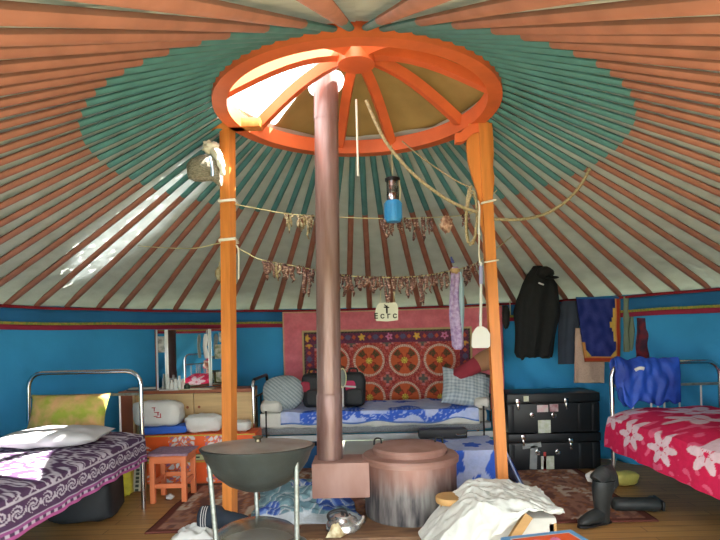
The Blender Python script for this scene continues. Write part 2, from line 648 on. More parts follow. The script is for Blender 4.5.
# ------------------------------------------------------------------ stove, pipe and flue box
RUST = M('rusty_stove_iron', S(168, 134, 124), 0.55, 0.15, color2=S(150, 112, 100), vscale=3, stretch=(2, 2, 0.6))
PIPE = M('stove_pipe_iron', S(146, 120, 116), 0.34, 0.3, color2=S(126, 96, 88), vscale=5, stretch=(4, 4, 0.5), bump=0.12, bscale=18)
def stove_side():
    m = bpy.data.materials.new('scorched_stove_side'); m.use_nodes = True
    N, L = m.node_tree.nodes, m.node_tree.links
    b = N['Principled BSDF']; b.inputs['Roughness'].default_value = 0.5; b.inputs['Metallic'].default_value = 0.3
    tc = N.new('ShaderNodeTexCoord'); sx = N.new('ShaderNodeSeparateXYZ'); L.new(tc.outputs['Object'], sx.inputs[0])
    mp = N.new('ShaderNodeMapping'); mp.inputs['Scale'].default_value = (9, 9, 1.6); L.new(tc.outputs['Object'], mp.inputs[0])
    n1 = N.new('ShaderNodeTexNoise'); n1.inputs['Scale'].default_value = 2.2; n1.inputs['Detail'].default_value = 6; L.new(mp.outputs[0], n1.inputs[0])
    r1 = N.new('ShaderNodeValToRGB')
    e = r1.color_ramp.elements
    e[0].position = 0.36; e[0].color = S(50, 51, 56); e[1].position = 0.68; e[1].color = S(148, 146, 142)
    x = e.new(0.5); x.color = S(108, 103, 102)
    L.new(n1.outputs[0], r1.inputs[0])
    n2 = N.new('ShaderNodeTexNoise'); n2.inputs['Scale'].default_value = 6; L.new(tc.outputs['Object'], n2.inputs[0])
    ad = N.new('ShaderNodeMath'); ad.operation = 'MULTIPLY_ADD'; ad.inputs[1].default_value = 0.16; L.new(n2.outputs[0], ad.inputs[0]); L.new(sx.outputs[2], ad.inputs[2])
    mr = N.new('ShaderNodeMapRange'); mr.inputs[1].default_value = 0.24; mr.inputs[2].default_value = 0.44; L.new(ad.outputs[0], mr.inputs[0])
    mx = N.new('ShaderNodeMix'); mx.data_type = 'RGBA'; L.new(mr.outputs[0], mx.inputs['Factor']); L.new(r1.outputs[0], mx.inputs[6]); mx.inputs[7].default_value = S(154, 110, 96)
    L.new(mx.outputs[2], b.inputs['Base Color'])
    return m
HZ = 0.035
SD = 3.66
sc_ = W(411, 500, SD); sc_.z = HZ
SRad = 0.304
st = thing('stove', 'round rusty iron stove with tall pipe in the middle of the ger', 'stove', sc_)
ztop = 0.400
bm = NB(); add_lathe(bm, [(0, HZ), (SRad - 0.01, HZ), (SRad - 0.004, HZ + 0.02), (SRad - 0.006, HZ + 0.2), (SRad - 0.004, ztop - 0.02), (SRad - 0.01, ztop)], (sc_.x, sc_.y, 0), n=64)
obj('body', bm, stove_side(), st)
bm = NB(); add_lathe(bm, [(SRad - 0.02, ztop - 0.022), (SRad + 0.010, ztop - 0.02), (SRad + 0.012, ztop + 0.006), (SRad, ztop + 0.02), (SRad - 0.05, ztop + 0.024), (0, ztop + 0.026)], (sc_.x, sc_.y, 0), n=64)
obj('top_plate', bm, RUST, st)
bm = NB(); add_lathe(bm, [(0.24, ztop + 0.02), (0.245, ztop + 0.052), (0.235, ztop + 0.066), (0.1, ztop + 0.078), (0, ztop + 0.08)], (sc_.x, sc_.y + 0.02, 0), n=56)
lid = obj('lid', bm, RUST, st)
for s in (-1, 1):
    bm = NB()
    c = Vector((sc_.x + s * 0.205, sc_.y + 0.10, ztop + 0.07))
    add_tube(bm, smooth_path([c + Vector((-0.025, 0, -0.01)), c + Vector((-0.018, 0, 0.03)), c + Vector((0.018, 0, 0.03)), c + Vector((0.025, 0, -0.01))], 4), 0.006, n=6)
    obj('handle', bm, BLACKM, lid)
pa = W(330, 470, 3.64); pb = W(326.4, 130, 3.64)
d = (pb - pa) / (pb.z - pa.z)
def pp(z): return pa + d * (z - pa.z)
zb0 = 0.185; zb1 = 0.405
x0 = W(312, 480, 3.5).x; x1 = sc_.x - SRad * 0.88
bm = NB(); add_box(bm, ((x0 + x1) / 2, 3.62 + CY, (zb0 + zb1) / 2), (x1 - x0, 0.26, zb1 - zb0), bevel=0.008)
obj('flue_box', bm, RUST, st, ang=30)
bm = NB()
zs = [zb1 - 0.02, 0.6, 0.80, 0.802]
add_tube(bm, [pp(z) for z in (zb1 - 0.02, 0.6, 0.81, 0.83)], [0.084, 0.084, 0.084, 0.078], n=28, caps=False)
obj('pipe_collar', bm, PIPE, st)
bm = NB()
add_tube(bm, [pp(z) for z in (0.78, 1.2, 1.6, 2.0, 2.4, 2.62)], 0.078, n=28, caps=False)
obj('pipe', bm, PIPE, st)
bm = NB(); add_tube(bm, [pp(z) for z in (2.60, 2.64, 2.9, 3.3)], [0.082, 0.081, 0.080, 0.080], n=28, caps=False)
obj('pipe_top', bm, PIPE, st)
for (ang) in (-2.3, -0.85):
    bm = NB()
    c = Vector((sc_.x + SRad * 1.0 * math.cos(ang), sc_.y + SRad * math.sin(ang), 0.10))
def flap(u, v):
    t = math.radians(lerp(-46, 172, u)); r = lerp(0.02, RT + 0.22, v)
    s = max(0, 1 - r / (RT - 0.05))
    z = ZT + 0.10 + 0.27 * math.sin(s * PI / 2) - max(0, r - RT) * 0.5 + 0.012 * nz(u * 14, v * 4)
    return cyl(t, r, z)
fb = sheet(flap, 120, 40)
bmesh.ops.delete(fb, geom=[f for f in fb.faces if math.hypot(f.calc_center_median().x - pp(2.9).x, f.calc_center_median().y - pp(2.9).y) < 0.125], context='FACES')
for v_ in fb.verts:
    if v_.is_boundary:
        dx_, dy_ = v_.co.x - pp(2.9).x, v_.co.y - pp(2.9).y
        d_ = math.hypot(dx_, dy_)
        if d_ < 0.16:
            v_.co.x += dx_ / d_ * (0.118 - d_); v_.co.y += dy_ / d_ * (0.118 - d_)
tag(obj('crown_flap', fb, KHAKI, solid=0.006), 'khaki canvas flap lying over the far half of the crown ring', 'canvas flap')

# hearth tray
bm = NB()
hx0, hx1 = W(298, 533, 3.3).x, W(470, 533, 3.3).x
hy0, hy1 = CY + 3.22, CY + 4.02
add_box(bm, ((hx0 + hx1) / 2, hy0 + 0.13, 0.0175), (hx1 - hx0, 0.26, 0.033), bevel=0.006)
add_box(bm, ((sc_.x - 0.30 + hx1) / 2, (hy0 + 0.26 + hy1) / 2, 0.0175), (hx1 - sc_.x + 0.30, hy1 - hy0 - 0.26, 0.033), bevel=0.006)
tag(obj('hearth_board', bm, M('hearth_wood', S(128, 96, 66), 0.6, color2=S(96, 66, 46), vscale=5, stretch=(1, 5, 1))), 'brown wooden hearth board under the stove', 'hearth board')

# ------------------------------------------------------------------ wok on its stand, pot below
IRON = M('dark_cast_iron', S(66, 75, 76), 0.42, 0.45, var=0.25, vscale=6, bump=0.08)
LIDM = M('dull_lid_metal', S(158, 150, 142), 0.45, 0.3, color2=S(134, 122, 112), vscale=5)
WD = 2.85
wc = W(258, 447.5, WD)
wr = 113 / 2 * WD / F
stand = thing('wok_stand', 'three-legged metal stand holding up the big wok', 'stand', (wc.x, wc.y, 0))
bm = NB()
n = 48
add_tube(bm, [Vector((wc.x + 0.245 * math.cos(2 * PI * k / n), wc.y + 0.245 * math.sin(2 * PI * k / n), 0.12)) for k in range(n + 1)], 0.010, n=6, caps=False)
obj('ring', bm, GALV, stand)
for (x, y, D0, x2, y2) in ((209, 463, 2.72, 216, 540), (296.5, 461, 2.72, 297, 540), (253, 487, 3.05, 257.5, 520)):
    a = W(x, y, D0)
    if D0 > 3: a = Vector((a.x, wc.y + 0.25, wc.z - 0.06))
    b = W(x2, y2, D0 - (0.03 if D0 < 3 else 0))
    dd = (b - a) / (b.z - a.z)
    bot = a + dd * (0.002 - a.z)
    bm = NB(); add_tube(bm, [bot, lerp(bot, a, 0.5), a + dd * 0.0], 0.0125, n=10)
    obj('leg', bm, GALV, stand)
WTILT = Matrix.Translation(wc) @ Matrix.Rotation(math.radians(-3.2), 4, 'X') @ Matrix.Translation(-wc)
wok = thing('wok', 'big dark round-bottomed wok on the three-legged stand', 'wok', (wc.x, wc.y, wc.z - 0.20))
bm = NB()
prof = [(0, -0.215), (0.08, -0.208), (0.15, -0.178), (0.21, -0.13), (0.25, -0.075), (0.272, -0.02), (wr, 0.0), (wr + 0.002, 0.008), (wr - 0.02, 0.004), (0.24, -0.07), (0.2, -0.12), (0.14, -0.165), (0, -0.20)]
add_lathe(bm, prof, wc, n=64)
bm.transform(WTILT); obj('bowl', bm, IRON, wok)
bm = NB()
add_lathe(bm, [(wr - 0.018, 0.006), (wr - 0.01, 0.012), (wr - 0.04, 0.017), (0.13, 0.026), (0, 0.030)], wc, n=64)
bm.transform(WTILT); wl = obj('lid', bm, LIDM, wok)
bm = NB()
add_lathe(bm, [(0.016, 0.028), (0.014, 0.042), (0.026, 0.05), (0.028, 0.058), (0, 0.062)], wc, n=20)
bm.transform(WTILT); obj('knob', bm, M('brass_knob', S(120, 108, 86), 0.35, 0.8), wl)

pd = 2.90
pc = W(256, 540, pd)
pr = 82 / 2 * pd / F
lidz = 0.186
pot = thing('cooking_pot', 'wide dark pot with shiny domed lid on the floor under the wok', 'pot', (pc.x, pc.y, 0))
bm = NB(); add_lathe(bm, [(0, 0.012), (pr * 0.7, 0.012), (pr * 0.85, 0.03), (pr * 0.94, lidz - 0.01), (pr * 0.97, lidz)], (pc.x, pc.y, 0), n=56)
obj('body', bm, IRON, pot)
bm = NB(); add_lathe(bm, [(pr * 1.0, lidz - 0.008), (pr * 1.01, lidz + 0.004), (pr * 0.9, lidz + 0.024), (pr * 0.6, lidz + 0.05), (pr * 0.25, lidz + 0.066), (0, lidz + 0.07)], (pc.x, pc.y, 0), n=56)
pl = obj('lid', bm, M('polished_lid', S(150, 146, 138), 0.24, 0.7, var=0.15), pot)
bm = NB(); add_lathe(bm, [(0.012, lidz + 0.066), (0.012, lidz + 0.078), (0.024, lidz + 0.083), (0.022, lidz + 0.092), (0, lidz + 0.096)], (pc.x, pc.y, 0), n=20)

# kettle
kc = W(343, 530, 3.36); kc.z = HZ
ALU = M('brushed_aluminium', S(196, 196, 194), 0.26, 0.85, var=0.1)
kt = thing('kettle', 'squat aluminium kettle with black handle beside the stove', 'kettle', kc)
bm = NB(); add_lathe(bm, [(0, 0), (0.092, 0), (0.104, 0.012), (0.102, 0.035), (0.085, 0.066), (0.055, 0.082)], kc, n=40)
obj('body', bm, ALU, kt)
bm = NB(); add_lathe(bm, [(0.057, 0.080), (0.052, 0.09), (0.02, 0.098), (0, 0.1)], kc, n=28)
kl = obj('lid', bm, ALU, kt)
bm = NB(); add_lathe(bm, [(0.008, 0.098), (0.014, 0.108), (0.012, 0.116), (0, 0.118)], kc, n=14)
obj('knob', bm, BLACKM, kl)
bm = NB(); add_tube(bm, smooth_path([kc + Vector((-0.075, -0.02, 0.06)), kc + Vector((-0.085, -0.03, 0.10)), kc + Vector((-0.045, -0.03, 0.124)), kc + Vector((0.01, -0.03, 0.126)), kc + Vector((0.03, -0.02, 0.09))], 5), 0.009, n=8, flat=1.5)
obj('handle', bm, BLACKM, kt)
bm = NB(); add_tube(bm, smooth_path([kc + Vector((0.085, -0.02, 0.03)), kc + Vector((0.115, -0.03, 0.06)), kc + Vector((0.125, -0.035, 0.09))], 4), [0.02, 0.018, 0.016, 0.015, 0.014, 0.013, 0.012, 0.011, 0.010], n=10)
obj('spout', bm, ALU, kt)
# cream rag in front of the kettle
def crumple(name, pts_fn, nu, nv, mat, label, cat, solid=0.004, col=None):
    return tag(obj(name, sheet(pts_fn, nu, nv, col), mat, solid=solid), label, cat)
ra = W(336, 538, 3.24); ra.z = HZ
def rag(u, v):
    x = (u - 0.5) * 0.09; y = (v - 0.5) * 0.05
    e = (1 - (2 * u - 1) ** 2) * (1 - (2 * v - 1) ** 2)
    return Vector((ra.x + x + (v - .5) * 0.03, ra.y + y, HZ + 0.006 + 0.085 * e * (0.75 + 0.5 * nz(u * 5, v * 5))))
crumple('rag', rag, 14, 12, M('cream_rag', S(214, 204, 168), 0.9, color2=S(170, 150, 110), vscale=30), 'small crumpled cream rag in front of the kettle', 'rag')

# ------------------------------------------------------------------ rug and floor coverings
def rugc(u, v):
    n1 = nz(u * 60, v * 22, 1); n2 = nz(u * 24, v * 9, 5)
    c = S(166, 124, 106) if n1 > -0.05 else S(136, 96, 84)
    if n2 > 0.22 and n1 > -0.2: c = S(200, 184, 166)
    if n2 < -0.30: c = S(118, 84, 76)
    if 0.12 < nz(u * 40, v * 30, 9) < 0.2: c = S(170, 112, 70)
    if min(u, 1 - u) < 0.02 or min(v, 1 - v) < 0.03: c = S(104, 60, 52)
    return c
rg = sheet(lambda u, v: Vector((lerp(-1.38, 1.80, u) + 0.02 * nz(v * 5, 3), lerp(0.16, 2.0, v) + 0.02 * nz(u * 4), 0.007 + 0.002 * nz(u * 20, v * 12))), 200, 90, rugc)
tag(obj('floor_rug', rg, CLOTHC, solid=0.008), 'worn brown red patterned rug in the middle of the floor', 'rug')

# wavy blue quilt on the floor behind the stove
q0 = W(182, 528, 3.52); q1 = W(366, 528, 3.52)
QB, QT, QW = S(66, 96, 176), S(112, 146, 158), S(196, 206, 212)
def quilt(u, v):
    x = lerp(-0.765 - 0.1 * max(0, v - 0.35), lerp(-0.03, -0.20, v), u); y = lerp(0.225, 1.22, v)
    e = min(1, 8 * min(u, 1 - u)) * min(1, 8 * min(v, 1 - v))
    w = 0.028 * nz(u * 6, v * 7) + 0.02 * nz(u * 11 + v * 4, v * 14, 4) + 0.05 * math.exp(-((u - 0.62) ** 2 + (v - 0.55) ** 2) * 18)
    return Vector((x + 0.02 * nz(v * 6, u), y + 0.04 * abs(nz(u * 5, 2)), 0.018 + e * max(0, 0.045 + w)))
def quiltc(u, v):
    s = v * 7.0 + 1.4 * nz(u * 4, v * 4) + 0.7 * math.sin(u * 16)
    f = s - math.floor(s)
    b = 1 if nz(u * 3 + 2, v * 3, 11) + (u - 0.55) * 0.9 > 0.05 else 0
    if v < 0.09: return QW
    if b:
        return QB if f < 0.62 else (QW if f < 0.74 else S(120, 150, 206))
    return QT if f < 0.55 else (QW if f < 0.70 else S(136, 172, 182))
tag(obj('quilt', sheet(quilt, 110, 90, quiltc), CLOTHC, solid=0.012), 'rumpled blue, teal and white wavy quilt on the floor behind the wok', 'quilt')

# dark slipper-like bundle and white paper beside the left pole
c = W(221, 517, 3.50); c.z = 0
def blob(bm, c, r, n=20, m=14, wob=0.15, f=4.0, seed=0.0, mat=0, sq=1.0):
    lay = None
    def fn(u, v):
        a, b = u * 2 * PI, (v - 0.5) * PI
        def pw(t): return math.copysign(abs(t) ** sq, t)
        d = Vector((pw(math.cos(b)) * pw(math.cos(a)), pw(math.cos(b)) * pw(math.sin(a)), pw(math.sin(b))))
        k = 1 + wob * nz(d.x * f + seed, d.y * f, d.z * f)
        return Vector((c[0] + d.x * r[0] * k, c[1] + d.y * r[1] * k, c[2] + d.z * r[2] * k))
    sheet(fn, n, m, None, bm, closed=True)
    return bm
sh = thing('slipper', 'dark blue slipper with pale stripes beside the left pole', 'slipper', c, 0.0)
bm = NB()
SLK = 1.45
path = [c + Vector((-0.13, -0.02, 0.085)), c + Vector((-0.10, -0.02, 0.085)), c + Vector((-0.03, -0.01, 0.082)), c + Vector((0.06, 0.0, 0.065)), c + Vector((0.13, 0.02, 0.048)), c + Vector((0.165, 0.02, 0.035))]
add_tube(bm, smooth_path(path, 4), [0.04, 0.06, 0.072] + [0.078] * 6 + [0.074, 0.055, 0.052, 0.05, 0.048, 0.046, 0.044, 0.042, 0.04, 0.036, 0.03, 0.022, 0.012], n=16, wob=0.06)
obj('upper', bm, M('dark_blue_fabric', S(38, 48, 60), 0.8), sh)
for k in range(3):
    bm = NB()
    x = -0.10 + k * 0.014
    add_tube(bm, [c + Vector((x, -0.02 + 0.079 * math.cos(a), 0.085 + 0.079 * math.sin(a))) for a in [PI * 0.55 + i * PI * 0.09 for i in range(8)]], 0.0025, n=5)
    obj('stripe', bm, WHITEP, sh)
wp = W(197, 524, 3.42); wp.z = 0
def paper(u, v):
    x, y = (u - 0.5) * 0.26, (v - 0.5) * 0.22
    e = (1 - (2 * u - 1) ** 4) * (1 - (2 * v - 1) ** 4)
    return Vector((wp.x + x + 0.02 * nz(u * 4, v * 3), wp.y + y, 0.014 + e * (0.035 + 0.035 * nz(u * 6, v * 5, 2))))
crumple('plastic_bag', paper, 26, 22, M('white_crumpled_plastic', S(212, 214, 210), 0.4, var=0.06), 'crumpled white plastic bag on the rug beside the dark slipper', 'plastic bag', 0.003)
sp = W(170, 496, 4.2); sp.z = 0
bm = NB(); blob(bm, (sp.x, sp.y, 0.022), (0.03, 0.025, 0.02), 12, 8, 0.5, 5)
tag(obj('paper_scrap', bm, WHITEP), 'small white crumpled scrap on the floor under the orange stool', 'scrap')

# ------------------------------------------------------------------ stool
STO = M('orange_stool_paint', S(228, 130, 84), 0.5, var=0.08)
sc = W(168, 500, 4.25)
sx0, sx1 = W(150, 500, 4.11).x, W(187, 500, 4.11).x
stl = thing('stool', 'small orange wooden stool at the end of the left bed', 'stool', ((sx0 + sx1) / 2, CY + 4.25, 0))
cx = (sx0 + sx1) / 2; hw = (sx1 - sx0) / 2
for ix in (-1, 1):
    for iy, y in ((0, CY + 4.12), (1, CY + 4.34)):
        bm = NB(); add_box(bm, (cx + ix * (hw - 0.02), y, 0.165), (0.036, 0.036, 0.33), bevel=0.003); obj('leg', bm, STO, stl, ang=30)
for y, z in ((CY + 4.12, 0.125), (CY + 4.34, 0.16)):
    bm = NB(); add_box(bm, (cx, y, z), (2 * hw - 0.07, 0.02, 0.034), bevel=0.003); obj('stretcher', bm, STO, stl, ang=30)
for ix in (-1, 1):
    bm = NB(); add_box(bm, (cx + ix * (hw - 0.02), CY + 4.23, 0.145), (0.02, 0.19, 0.034), bevel=0.003); obj('stretcher', bm, STO, stl, ang=30)
bm = NB(); add_box(bm, (cx, CY + 4.23, 0.315), (2 * hw - 0.005, 0.255, 0.045), bevel=0.004); obj('apron', bm, STO, stl, ang=30)
bm = NB(); add_box(bm, (cx, CY + 4.23, 0.348), (2 * hw + 0.02, 0.275, 0.022), bevel=0.006); obj('seat', bm, STO, stl, ang=30)
def stc(u, v):
    return mixc(S(140, 114, 140), S(172, 142, 158), 0.5 + nz(u * 14, v * 20))
def sto(u, v):
    x = lerp(-hw - 0.016, hw + 0.02, u); y = lerp(-0.150, 0.142, v)
    return Vector((cx + x, CY + 4.23 + y, 0.364 + 0.004 * nz(u * 5, v * 5) - (0.012 if v < 0.04 else 0)))
tag(obj('seat_cloth', sheet(sto, 24, 24, stc), CLOTHC, solid=0.005), 'purple cloth lying on the orange stool', 'cloth')

# ------------------------------------------------------------------ beds along the sides
PURD, PURL = S(84, 62, 92), S(188, 182, 196)
def purple(u, v):
    # u along the bed, v across: 0 at the hem, 0.3 at the top edge of the side, then over the top
    if v < 0.035: return S(176, 92, 150)
    if v < 0.06: return PURL if int(u * 60) % 2 else PURD
    if v < 0.10: return S(150, 84, 140) if v < 0.085 else PURL
    if v < 0.27:
        s = (u * 16) % 1.0 - 0.5; t = (v - 0.185) / 0.085
        r = math.hypot(s * 1.6, t); a = math.atan2(t, s)
        if r < 0.72:
            return PURL if (math.sin(r * 15 + 3 * a) > 0.1) else PURD
        return PURL if abs(abs(s) - 0.49) < 0.05 and abs(t) < 0.35 else PURD
    if v < 0.285: return PURL
    q = nz(u * 26, v * 14, 2)
    return PURL if abs(q) < 0.10 or q > 0.36 else PURD
def make_bed(name, label, side, xin, y1, L, headpx, topz):
    """side -1 left, +1 right; xin: inner long edge, y1: far end; runs towards the door"""
    xo = xin + side * 0.80
    t = thing(name, label, 'bed', ((xin + xo) / 2, y1 - L / 2, 0))
    bm = NB(); add_box(bm, ((xin + xo) / 2, y1 - L / 2, 0.345), (0.74, L - 0.06, 0.05), bevel=0.01); obj('frame', bm, GALV, t)
    bm = NB(); add_box(bm, ((xin + xo) / 2, y1 - L / 2, 0.435), (0.77, L - 0.05, 0.12), bevel=0.04); obj('mattress', bm, M('ticking', S(190, 186, 176), 0.9), t)
    for yy in (y1, y1 - L):
        bm = NB()
        r = 0.10
        pts = [Vector((xin, yy, 0.0)), Vector((xin, yy, 0.5)), Vector((xin, yy, topz - r))]
        pts += [Vector((xin + side * r * (1 - math.cos(a)), yy, topz - r + r * math.sin(a))) for a in (0.4, 0.8, 1.2, PI / 2)]
        pts += [Vector((xo - side * r * (1 - math.cos(a)), yy, topz - r + r * math.sin(a))) for a in (PI / 2, 1.2, 0.8, 0.4)]
        pts += [Vector((xo, yy, topz - r)), Vector((xo, yy, 0.5)), Vector((xo, yy, 0.0))]
        add_tube(bm, pts, 0.016, n=10)
        h = obj('headboard' if yy == y1 else 'footboard', bm, CHROME, t)
        bm = NB(); add_tube(bm, [Vector((xin, yy, topz - 0.165)), Vector((xo, yy, topz - 0.165))], 0.010, n=8); obj('rail', bm, GALV, h)
        for k in range(6):
            x = lerp(xin, xo, [0.19, 0.36, 0.42, 0.48, 0.62, 0.82][k])
            bm = NB(); add_tube(bm, [Vector((x, yy, topz - 0.165)), Vector((x, yy, 0.36))], 0.007, n=6); obj('bar', bm, WHITEP, h)
    return t
bp = W(142, 432, 3.98)
LB_X, LB_Y = bp.x, bp.y
make_bed('metal_bed', 'chrome bed with purple blanket along the left wall', -1, LB_X, LB_Y, 1.95, None, 0.985)
def purp_sheet(u, v):
    y = lerp(LB_Y - 0.02, LB_Y - 1.9, u)
    if v < 0.33:
        z = lerp(0.345, 0.525, v / 0.33) + 0.012 * nz(u * 12, 1) * (1 - v / 0.33)
        x = LB_X + 0.035 - 0.012 * (v / 0.33) + 0.018 * nz(u * 16, v * 2, 4) * (1 - v / 0.33)
    else:
        s = (v - 0.33) / 0.67
        x = LB_X + 0.02 - 0.78 * s
        z = 0.527 + 0.03 * math.sin(min(1, s * 3) * PI / 2) + 0.008 * nz(u * 10, v * 6)
    return Vector((x, y, z))
tag(obj('blanket', sheet(purp_sheet, 260, 110, purple), CLOTHC, solid=0.008), 'dark purple blanket with pale scroll pattern over the left bed', 'blanket')
# pillows
def pillow(c, w, h, t, rot, mat, label, colf=None, name='pillow', cat='pillow', n=26, wr=0.02, p=2.6):
    bm = NB()
    lay = bm.verts.layers.float_color.new('Col') if colf else None
    rm = rot.to_4x4()
    gt, gb = [], []
    for sgn, g in ((1, gt), (-1, gb)):
        for j in range(n + 1):
            row = []
            for i in range(n + 1):
                u, v = 2 * i / n - 1, 2 * j / n - 1
                if sgn < 0 and (i in (0, n) or j in (0, n)):
                    row.append(gt[j][i]); continue
                e = max(0, (1 - abs(u) ** p) * (1 - abs(v) ** p)) ** 0.5
                pin = 1 - 0.10 * (abs(v) ** 2 * (1 - abs(u))) - 0.0
                x = u * w / 2 * (1 - 0.07 * (1 - abs(u)) * 0 - 0.08 * (1 - v * v) * 0)
                x = u * w / 2 * (1 - 0.06 * (1 - v * v)); y = v * h / 2 * (1 - 0.06 * (1 - u * u))
                z = sgn * (t / 2 * e) + wr * e * nz(u * 3 + c[0] * 9, v * 3, sgn)
                vt = bm.verts.new(Vector(c) + rm @ Vector((x, y, z)))
                if lay: vt[lay] = colf(i / n, j / n)
                row.append(vt)
            g.append(row)
        for j in range(n):
            for i in range(n):
                q = (g[j][i], g[j][i + 1], g[j + 1][i + 1], g[j + 1][i])
                bm.faces.new(q if sgn > 0 else tuple(reversed(q)))
    return tag(obj(name, bm, mat, ang=80), label, cat)
from mathutils import Euler
def E(x, y, z): return Euler((math.radians(x), math.radians(y), math.radians(z))).to_matrix()
PG = M('pale_grey_cotton', S(186, 186, 188), 0.9, var=0.06)
pillow((LB_X - 0.34, LB_Y - 0.50, 0.618), 0.60, 0.42, 0.11, E(0, 0, 8), PG, 'flat pale grey pillow on the purple blanket of the left bed')
pillow((LB_X - 0.46, LB_Y - 0.12, 0.70), 0.55, 0.30, 0.13, E(68, 0, 0), M('yellow_green_print', S(150, 160, 60), 0.9, color2=S(206, 160, 110), vscale=9), 'yellow and green cushion behind the bars of the left bed')
# things under the left bed
def softbox(bm, c, s, rotz=0, wob=0.03, seed=0, sq=0.35, n=28, m=18):
    b = NB(); blob(b, (0, 0, 0), (s[0] / 2, s[1] / 2, s[2] / 2), n, m, wob, 3.0, seed, sq=sq)
    b.transform(Matrix.Translation(Vector(c)) @ Matrix.Rotation(rotz, 4, 'Z'))
    merge(bm, b)
    return bm
c = W(100, 500, 3.75)
bm = NB(); softbox(bm, (c.x - 0.12, c.y + 0.06, 0.145), (0.42, 0.34, 0.27), 0.1, 0.12)
bg = tag(obj('duffel_bag', bm, M('black_nylon', S(34, 38, 42), 0.6, var=0.2)), 'black bag pushed under the left bed', 'bag')
c = W(125, 478, 4.35)
bm = NB(); softbox(bm, (c.x - 0.02, c.y, 0.115), (0.15, 0.10, 0.22), 0.1, 0.12, 3)
tag(obj('sack', bm, M('yellow_plastic', S(206, 196, 60), 0.5, var=0.2, vscale=20)), 'yellow plastic sack standing behind the left bed', 'sack')
bx = W(137, 488, 4.42)
def strip_c(u, v):
    s = (v * 9) % 1
    return S(60, 70, 60) if abs(u - .5) < .16 and s < .7 else (S(196, 196, 176) if .18 < u < .82 else S(200, 96, 50))
def strip_f(u, v):
    return Vector((bx.x - 0.045 + 0.09 * u, bx.y + 0.06 * v, 0.01 + 0.27 * v))
tag(obj('painted_board', sheet(strip_f, 16, 50, strip_c), PAINTC, solid=0.018), 'narrow painted board with black and cream border beside the orange stool', 'board')
c = W(84, 503, 3.72)
bm = NB(); add_tube(bm, smooth_path([Vector((c.x - 0.13, c.y + .02, 0.035)), Vector((c.x - 0.06, c.y, 0.05)), Vector((c.x - 0.01, c.y, 0.04))], 5), [0.02] + [0.04] * 8 + [0.02, 0.008], n=12)
tag(obj('white_shoe', bm, WHITEP), 'white canvas shoe on the floor beside the black bag', 'shoe')

# ------------------------------------------------------------------ painted chest, cabinet, mirror
OR1, ORW = S(226, 92, 34), S(206, 204, 206)
def orn(x, z, w, h):
    """ornament of scrolls in the middle of a panel w x h"""
    X, Z = (x - w / 2) / h, (z - h / 2) / h
    if abs(z) < 0.012 or z > h - 0.012: return S(190, 170, 60) if z > h - 0.012 else S(200, 90, 40)
    # two lobed white scroll groups with orange between them
    for cx_ in (-0.95, 0.95):
        x_ = X - cx_
        r = math.hypot(x_ * 0.75, Z * 1.1)
        a = math.atan2(Z, x_)
        if r < 0.62 - 0.12 * math.cos(4 * a):
            k = math.sin(16 * r + 2.0 * math.sin(3 * a)) * math.cos(5 * a)
            if k > 0.12: return ORW
            if k < -0.62: return S(150, 100, 140)
            return S(224, 108, 48)
    for cx_ in (-w / h / 2, w / h / 2):
        r = math.hypot(X - cx_, Z + 0.5)
        if 0.12 < r < 0.42 and math.sin(24 * r + 4 * math.atan2(Z + .5, X - cx_)) > 0.35: return ORW
    return OR1
chD = 4.52
chx0, chx1 = W(144, 455, chD).x, W(256, 455, chD).x
CW = chx1 - chx0
chy = CY + chD
def chest_part(name, z0, z1, inset, parent, ornf, label=None):
    bm = NB()
    add_box(bm, ((chx0 + chx1) / 2, chy + 0.14 + inset, (z0 + z1) / 2), (CW - 2 * inset, 0.27, z1 - z0 - 0.002), bevel=0.003)
    bm.verts.layers.float_color.new('Col')
    paint(bm, lambda p: OR1)
    # front face pattern: a fine panel just proud of the wood
    h = z1 - z0
    sheet(lambda u, v: Vector((chx0 + inset + 0.006 + u * (CW - 2 * inset - 0.012), chy + 0.003 + inset, z0 + 0.004 + v * (h - 0.008))), int(CW / 0.006), max(6, int(h / 0.006)),
          lambda u, v: ornf(u * CW, v * h, CW, h), bm)
    return obj(name, bm, PAINTC, parent, ang=30)
ch = thing('painted_chest', 'low orange chest painted with white scrolls behind the stool', 'chest', ((chx0 + chx1) / 2, chy + 0.14, 0))
chest_part('body', 0.03, 0.215, 0.01, ch, orn)
chest_part('rim', 0.215, 0.275, 0.0, ch, lambda x, z, w, h: S(46, 60, 50) if (int(x / 0.045) % 3 == 0 and abs(z - h / 2) < 0.012) else (S(180, 190, 150) if abs(z - h / 2) < 0.019 else S(120, 140, 100)))
chest_part('lid', 0.275, 0.43, 0.0, ch, orn)
bm = NB(); add_box(bm, ((chx0 + chx1) / 2, chy + 0.14, 0.016), (CW - 0.06, 0.22, 0.030)); obj('base', bm, M('dark_wood', S(70, 44, 30), 0.6), ch, ang=30)

